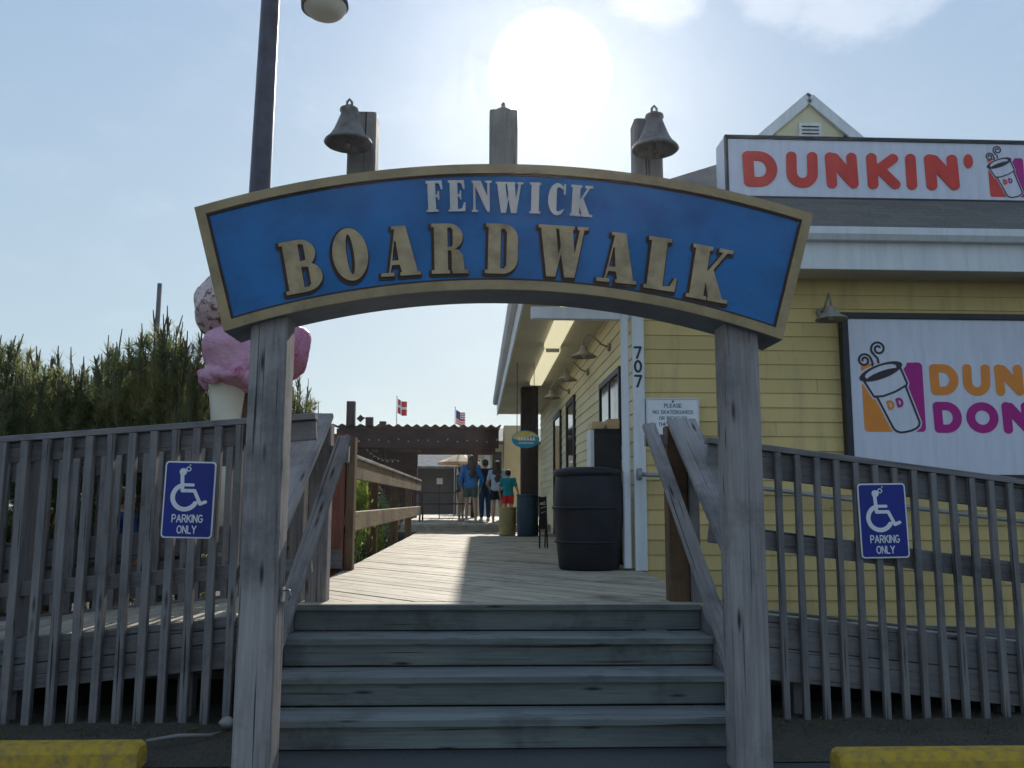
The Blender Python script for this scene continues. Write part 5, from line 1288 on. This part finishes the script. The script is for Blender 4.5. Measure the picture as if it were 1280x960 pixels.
def person(loc, H, rotz, lab, shirt, bottom, hair, long_hair=True, arms=None, legs=None, btype='shorts', female=True, shoe='shoe', sleeves=True, head_turn=0, weight=1.0):
    """loc feet; faces local +Y. All sizes as fractions of the height"""
    e = empty('person', loc, lab, 'person'); e.rotation_euler.z = rotz
    h = H; wS = (.112 if female else .125)*h*weight; wH = .055*h
    V = lambda x, y, z: Vector((x*h, y*h, z*h))
    legs = legs or ((-.062, .0, 0), (.062, .02, 0)); arms = arms or (((-.165, .0, .62), (-.17, .05, .48)), ((.165, .0, .62), (.17, .05, .48)))
    hips = [V(-.052, 0, .52), V(.052, 0, .52)]; ankles = [V(l_[0], l_[1], .045) for l_ in legs]; knees = [(hips[i]+ankles[i])/2+V(0, .012, .015) for i in (0, 1)]
    sh = [V(-.105, 0, .815), V(.105, 0, .815)]
    elb = [V(*a_[0]) for a_ in arms]; wr = [V(*a_[1]) for a_ in arms]
    head = V(0, .012, .93)
    def torso(bm, g_=0.0):
        ell_mesh(bm, V(0, 0, .735), (.098*h+g_, .062*h+g_, .105*h+g_)); ell_mesh(bm, V(0, 0, .545), (.096*h+g_, .068*h+g_, .075*h+g_)); cap_mesh(bm, V(-.03, 0, .60), V(-.03, 0, .78), .055*h+g_, .058*h+g_); cap_mesh(bm, V(.03, 0, .60), V(.03, 0, .78), .055*h+g_, .058*h+g_)
        for i in (0, 1): cap_mesh(bm, V((-.04, .04)[i], 0, .80), sh[i], .042*h+g_, .036*h+g_)
        if female: [ell_mesh(bm, V(x, .05, .745), (.036*h+g_, .03*h+g_, .036*h+g_)) for x in (-.04, .04)]
    def arm(bm, i, g_=0.0, full=True):
        cap_mesh(bm, sh[i], elb[i], .031*h+g_, .025*h+g_)
        if full:
            cap_mesh(bm, elb[i], wr[i], .025*h+g_, .016*h+g_)
    def leg(bm, i, g_=0.0, upto=2):
        cap_mesh(bm, hips[i], knees[i], .052*h+g_, .034*h+g_)
        if upto > 1: cap_mesh(bm, knees[i], (knees[i]*.6+ankles[i]*.4)+V(0, -.008, 0), .033*h+g_, .032*h+g_); cap_mesh(bm, (knees[i]*.6+ankles[i]*.4)+V(0, -.008, 0), ankles[i], .031*h+g_, .019*h+g_)
    def body(bm):
        torso(bm); [arm(bm, i) for i in (0, 1)]; [leg(bm, i) for i in (0, 1)]
        cap_mesh(bm, V(0, -.004, .82), V(0, .004, .895), .032*h, .029*h)
        ell_mesh(bm, head, (.047*h, .058*h, .066*h)); ell_mesh(bm, head+V(0, .018, -.028), (.034*h, .040*h, .038*h))
        ell_mesh(bm, head+V(0, .062, -.012), (.007*h, .012*h, .013*h))
        for x in (-1, 1): ell_mesh(bm, head+V(x*.048, -.002, -.008), (.006*h, .012*h, .018*h))
        for i in (0, 1):       # hands: palm, four curled fingers, thumb
            d_ = (wr[i]-elb[i]).normalized(); sx = d_.cross(Vector((1, 0, 0))).normalized(); nrm = d_.cross(sx)
            ell_c = wr[i]+d_*.028*h; cap_mesh(bm, wr[i], wr[i]+d_*.05*h, .014*h, .019*h, 8)
            for k, ln in enumerate((.034, .040, .037, .028)):
                b0 = wr[i]+d_*.052*h+sx*(k-1.5)*.0105*h; b1 = b0+d_*ln*.55*h; b2 = b1+(d_*.7+nrm*(.6 if i else -.6)).normalized()*ln*.5*h
                cap_mesh(bm, b0, b1, .0052*h, .0050*h, 6); cap_mesh(bm, b1, b2, .0050*h, .0042*h, 6)
            t0 = wr[i]+d_*.02*h+sx*.016*h; cap_mesh(bm, t0, t0+(d_*.7+sx*.7)*.028*h, .0062*h, .0052*h, 6)
            cap_mesh(bm, ankles[i], ankles[i]+V(0, .07, -.025), .022*h, .017*h); ell_mesh(bm, ankles[i]+V(0, -.012, -.02), (.02*h, .022*h, .02*h))
    vx = .0065*h
    mk = lambda nm, me, mt: part(nm, me, mt, e)
    def own(nm, me, mt):
        me.materials.clear(); me.materials.append(MAT[mt]); o = bpy.data.objects.new(nm, me); COL.objects.link(o); o.parent = e; BASE[o.name] = Vector(loc); return o
    own('body', fuse('body', body, vx), 'skin')
    def shirt_f(bm):
        torso(bm, .012*h); [cap_mesh(bm, sh[i], sh[i]*.42+elb[i]*.58, .038*h, .037*h) for i in (0, 1)] if sleeves == 'short' else [arm(bm, i, .008*h) for i in (0, 1)] if sleeves else None
        cap_mesh(bm, V(0, -.004, .80), V(0, 0, .84), .048*h, .034*h); ell_mesh(bm, V(0, 0, .56), (.110*h, .082*h, .07*h))
    own('shirt', fuse('shirt', shirt_f, vx, [(V(0, 0, .515), (0, 0, -1))]), shirt)
    def bot_f(bm):
        ell_mesh(bm, V(0, 0, .54), (.104*h, .077*h, .075*h)); [leg(bm, i, .010*h, 2 if btype == 'pants' else 1) for i in (0, 1)]
        if btype == 'shorts': [cap_mesh(bm, hips[i], hips[i]*.4+knees[i]*.6, .060*h, .052*h) for i in (0, 1)]
    own('trousers' if btype == 'pants' else 'shorts', fuse('bottoms', bot_f, vx, [(V(0, 0, .60), (0, 0, 1)), (V(0, 0, .065 if btype == 'pants' else .37), (0, 0, -1))]), bottom)
    def hair_f(bm):
        ell_mesh(bm, head+V(0, -.012, .012), (.053*h, .058*h, .064*h)); ell_mesh(bm, head+V(0, .014, .034), (.048*h, .05*h, .04*h))
        if long_hair:
            ell_mesh(bm, head+V(0, -.035, -.05), (.058*h, .036*h, .075*h)); ell_mesh(bm, head+V(0, -.052, -.125), (.082*h, .034*h, .095*h)); ell_mesh(bm, head+V(.012, -.062, -.21), (.072*h, .026*h, .085*h))
    own('hair', fuse('hair', hair_f, vx), hair)
    def shoe_f(bm):
        for i in (0, 1): cap_mesh(bm, ankles[i]+V(0, -.012, -.022), ankles[i]+V(0, .075, -.027), .024*h, .0195*h)
    own('shoes', fuse('shoes', shoe_f, vx, [(V(0, 0, .002), (0, 0, -1))]), shoe)
    m = MB()
    for x in (-1, 1): m.ball(head+V(x*.019, .054, .004), .006*h, n=8, m=6)
    own('eyes', m.mesh('eyes'), 'letter_black')
person((-.16, 21.0, .84), 1.62, .15, 'person with long dark hair in a bright blue top, seen from behind', 'shirt_blue', 'shorts_green', 'hair_dark', arms=(((-.17, -.02, .63), (-.13, .05, .50)), ((.17, .0, .63), (.15, .06, .49))), legs=((-.06, .03, 0), (.07, -.05, 0)), weight=1)
person((.47, 20.6, .84), 1.46, -.1, 'person with loose dark hair in a pale blue-grey top and dark shorts, seen from behind', 'shirt_pale', 'shorts_dark', 'hair_brown', arms=(((-.16, -.01, .63), (-.12, .07, .52)), ((.165, .01, .63), (.10, .10, .60))), sleeves='short')
person((.20, 21.9, .84), 1.56, .3, 'person in black clothes standing between the two girls', 'shirt_black', 'jeans', 'hair_dark', long_hair=False, female=False, btype='pants', shoe='shoe')
person((.70, 19.7, .84), 1.22, -.2, 'small child in a teal top and red shorts near the porch column', 'shirt_teal', 'shorts_red', 'hair_dark', long_hair=False, female=False, sleeves='short', shoe='shoe_dark', arms=(((-.17, .0, .64), (-.16, .06, .52)), ((.17, .0, .64), (.20, .05, .52))))
person((-.42, 22.0, .84), 1.38, -1.2, 'person in dark clothes turned sideways beside the picnic table', 'shirt_black', 'shorts_tan', 'hair_brown', long_hair=False, female=False, sleeves='short', shoe='shoe', arms=(((-.16, .04, .66), (-.12, .16, .66)), ((.16, .04, .66), (.12, .16, .66))))
person((-3.06, 7.55, 0), 1.45, -.6, 'person in a navy top behind the pickets of the left ramp', 'shirt_navy', 'shorts_tan', 'hair_brown', long_hair=False, female=False, sleeves='short')
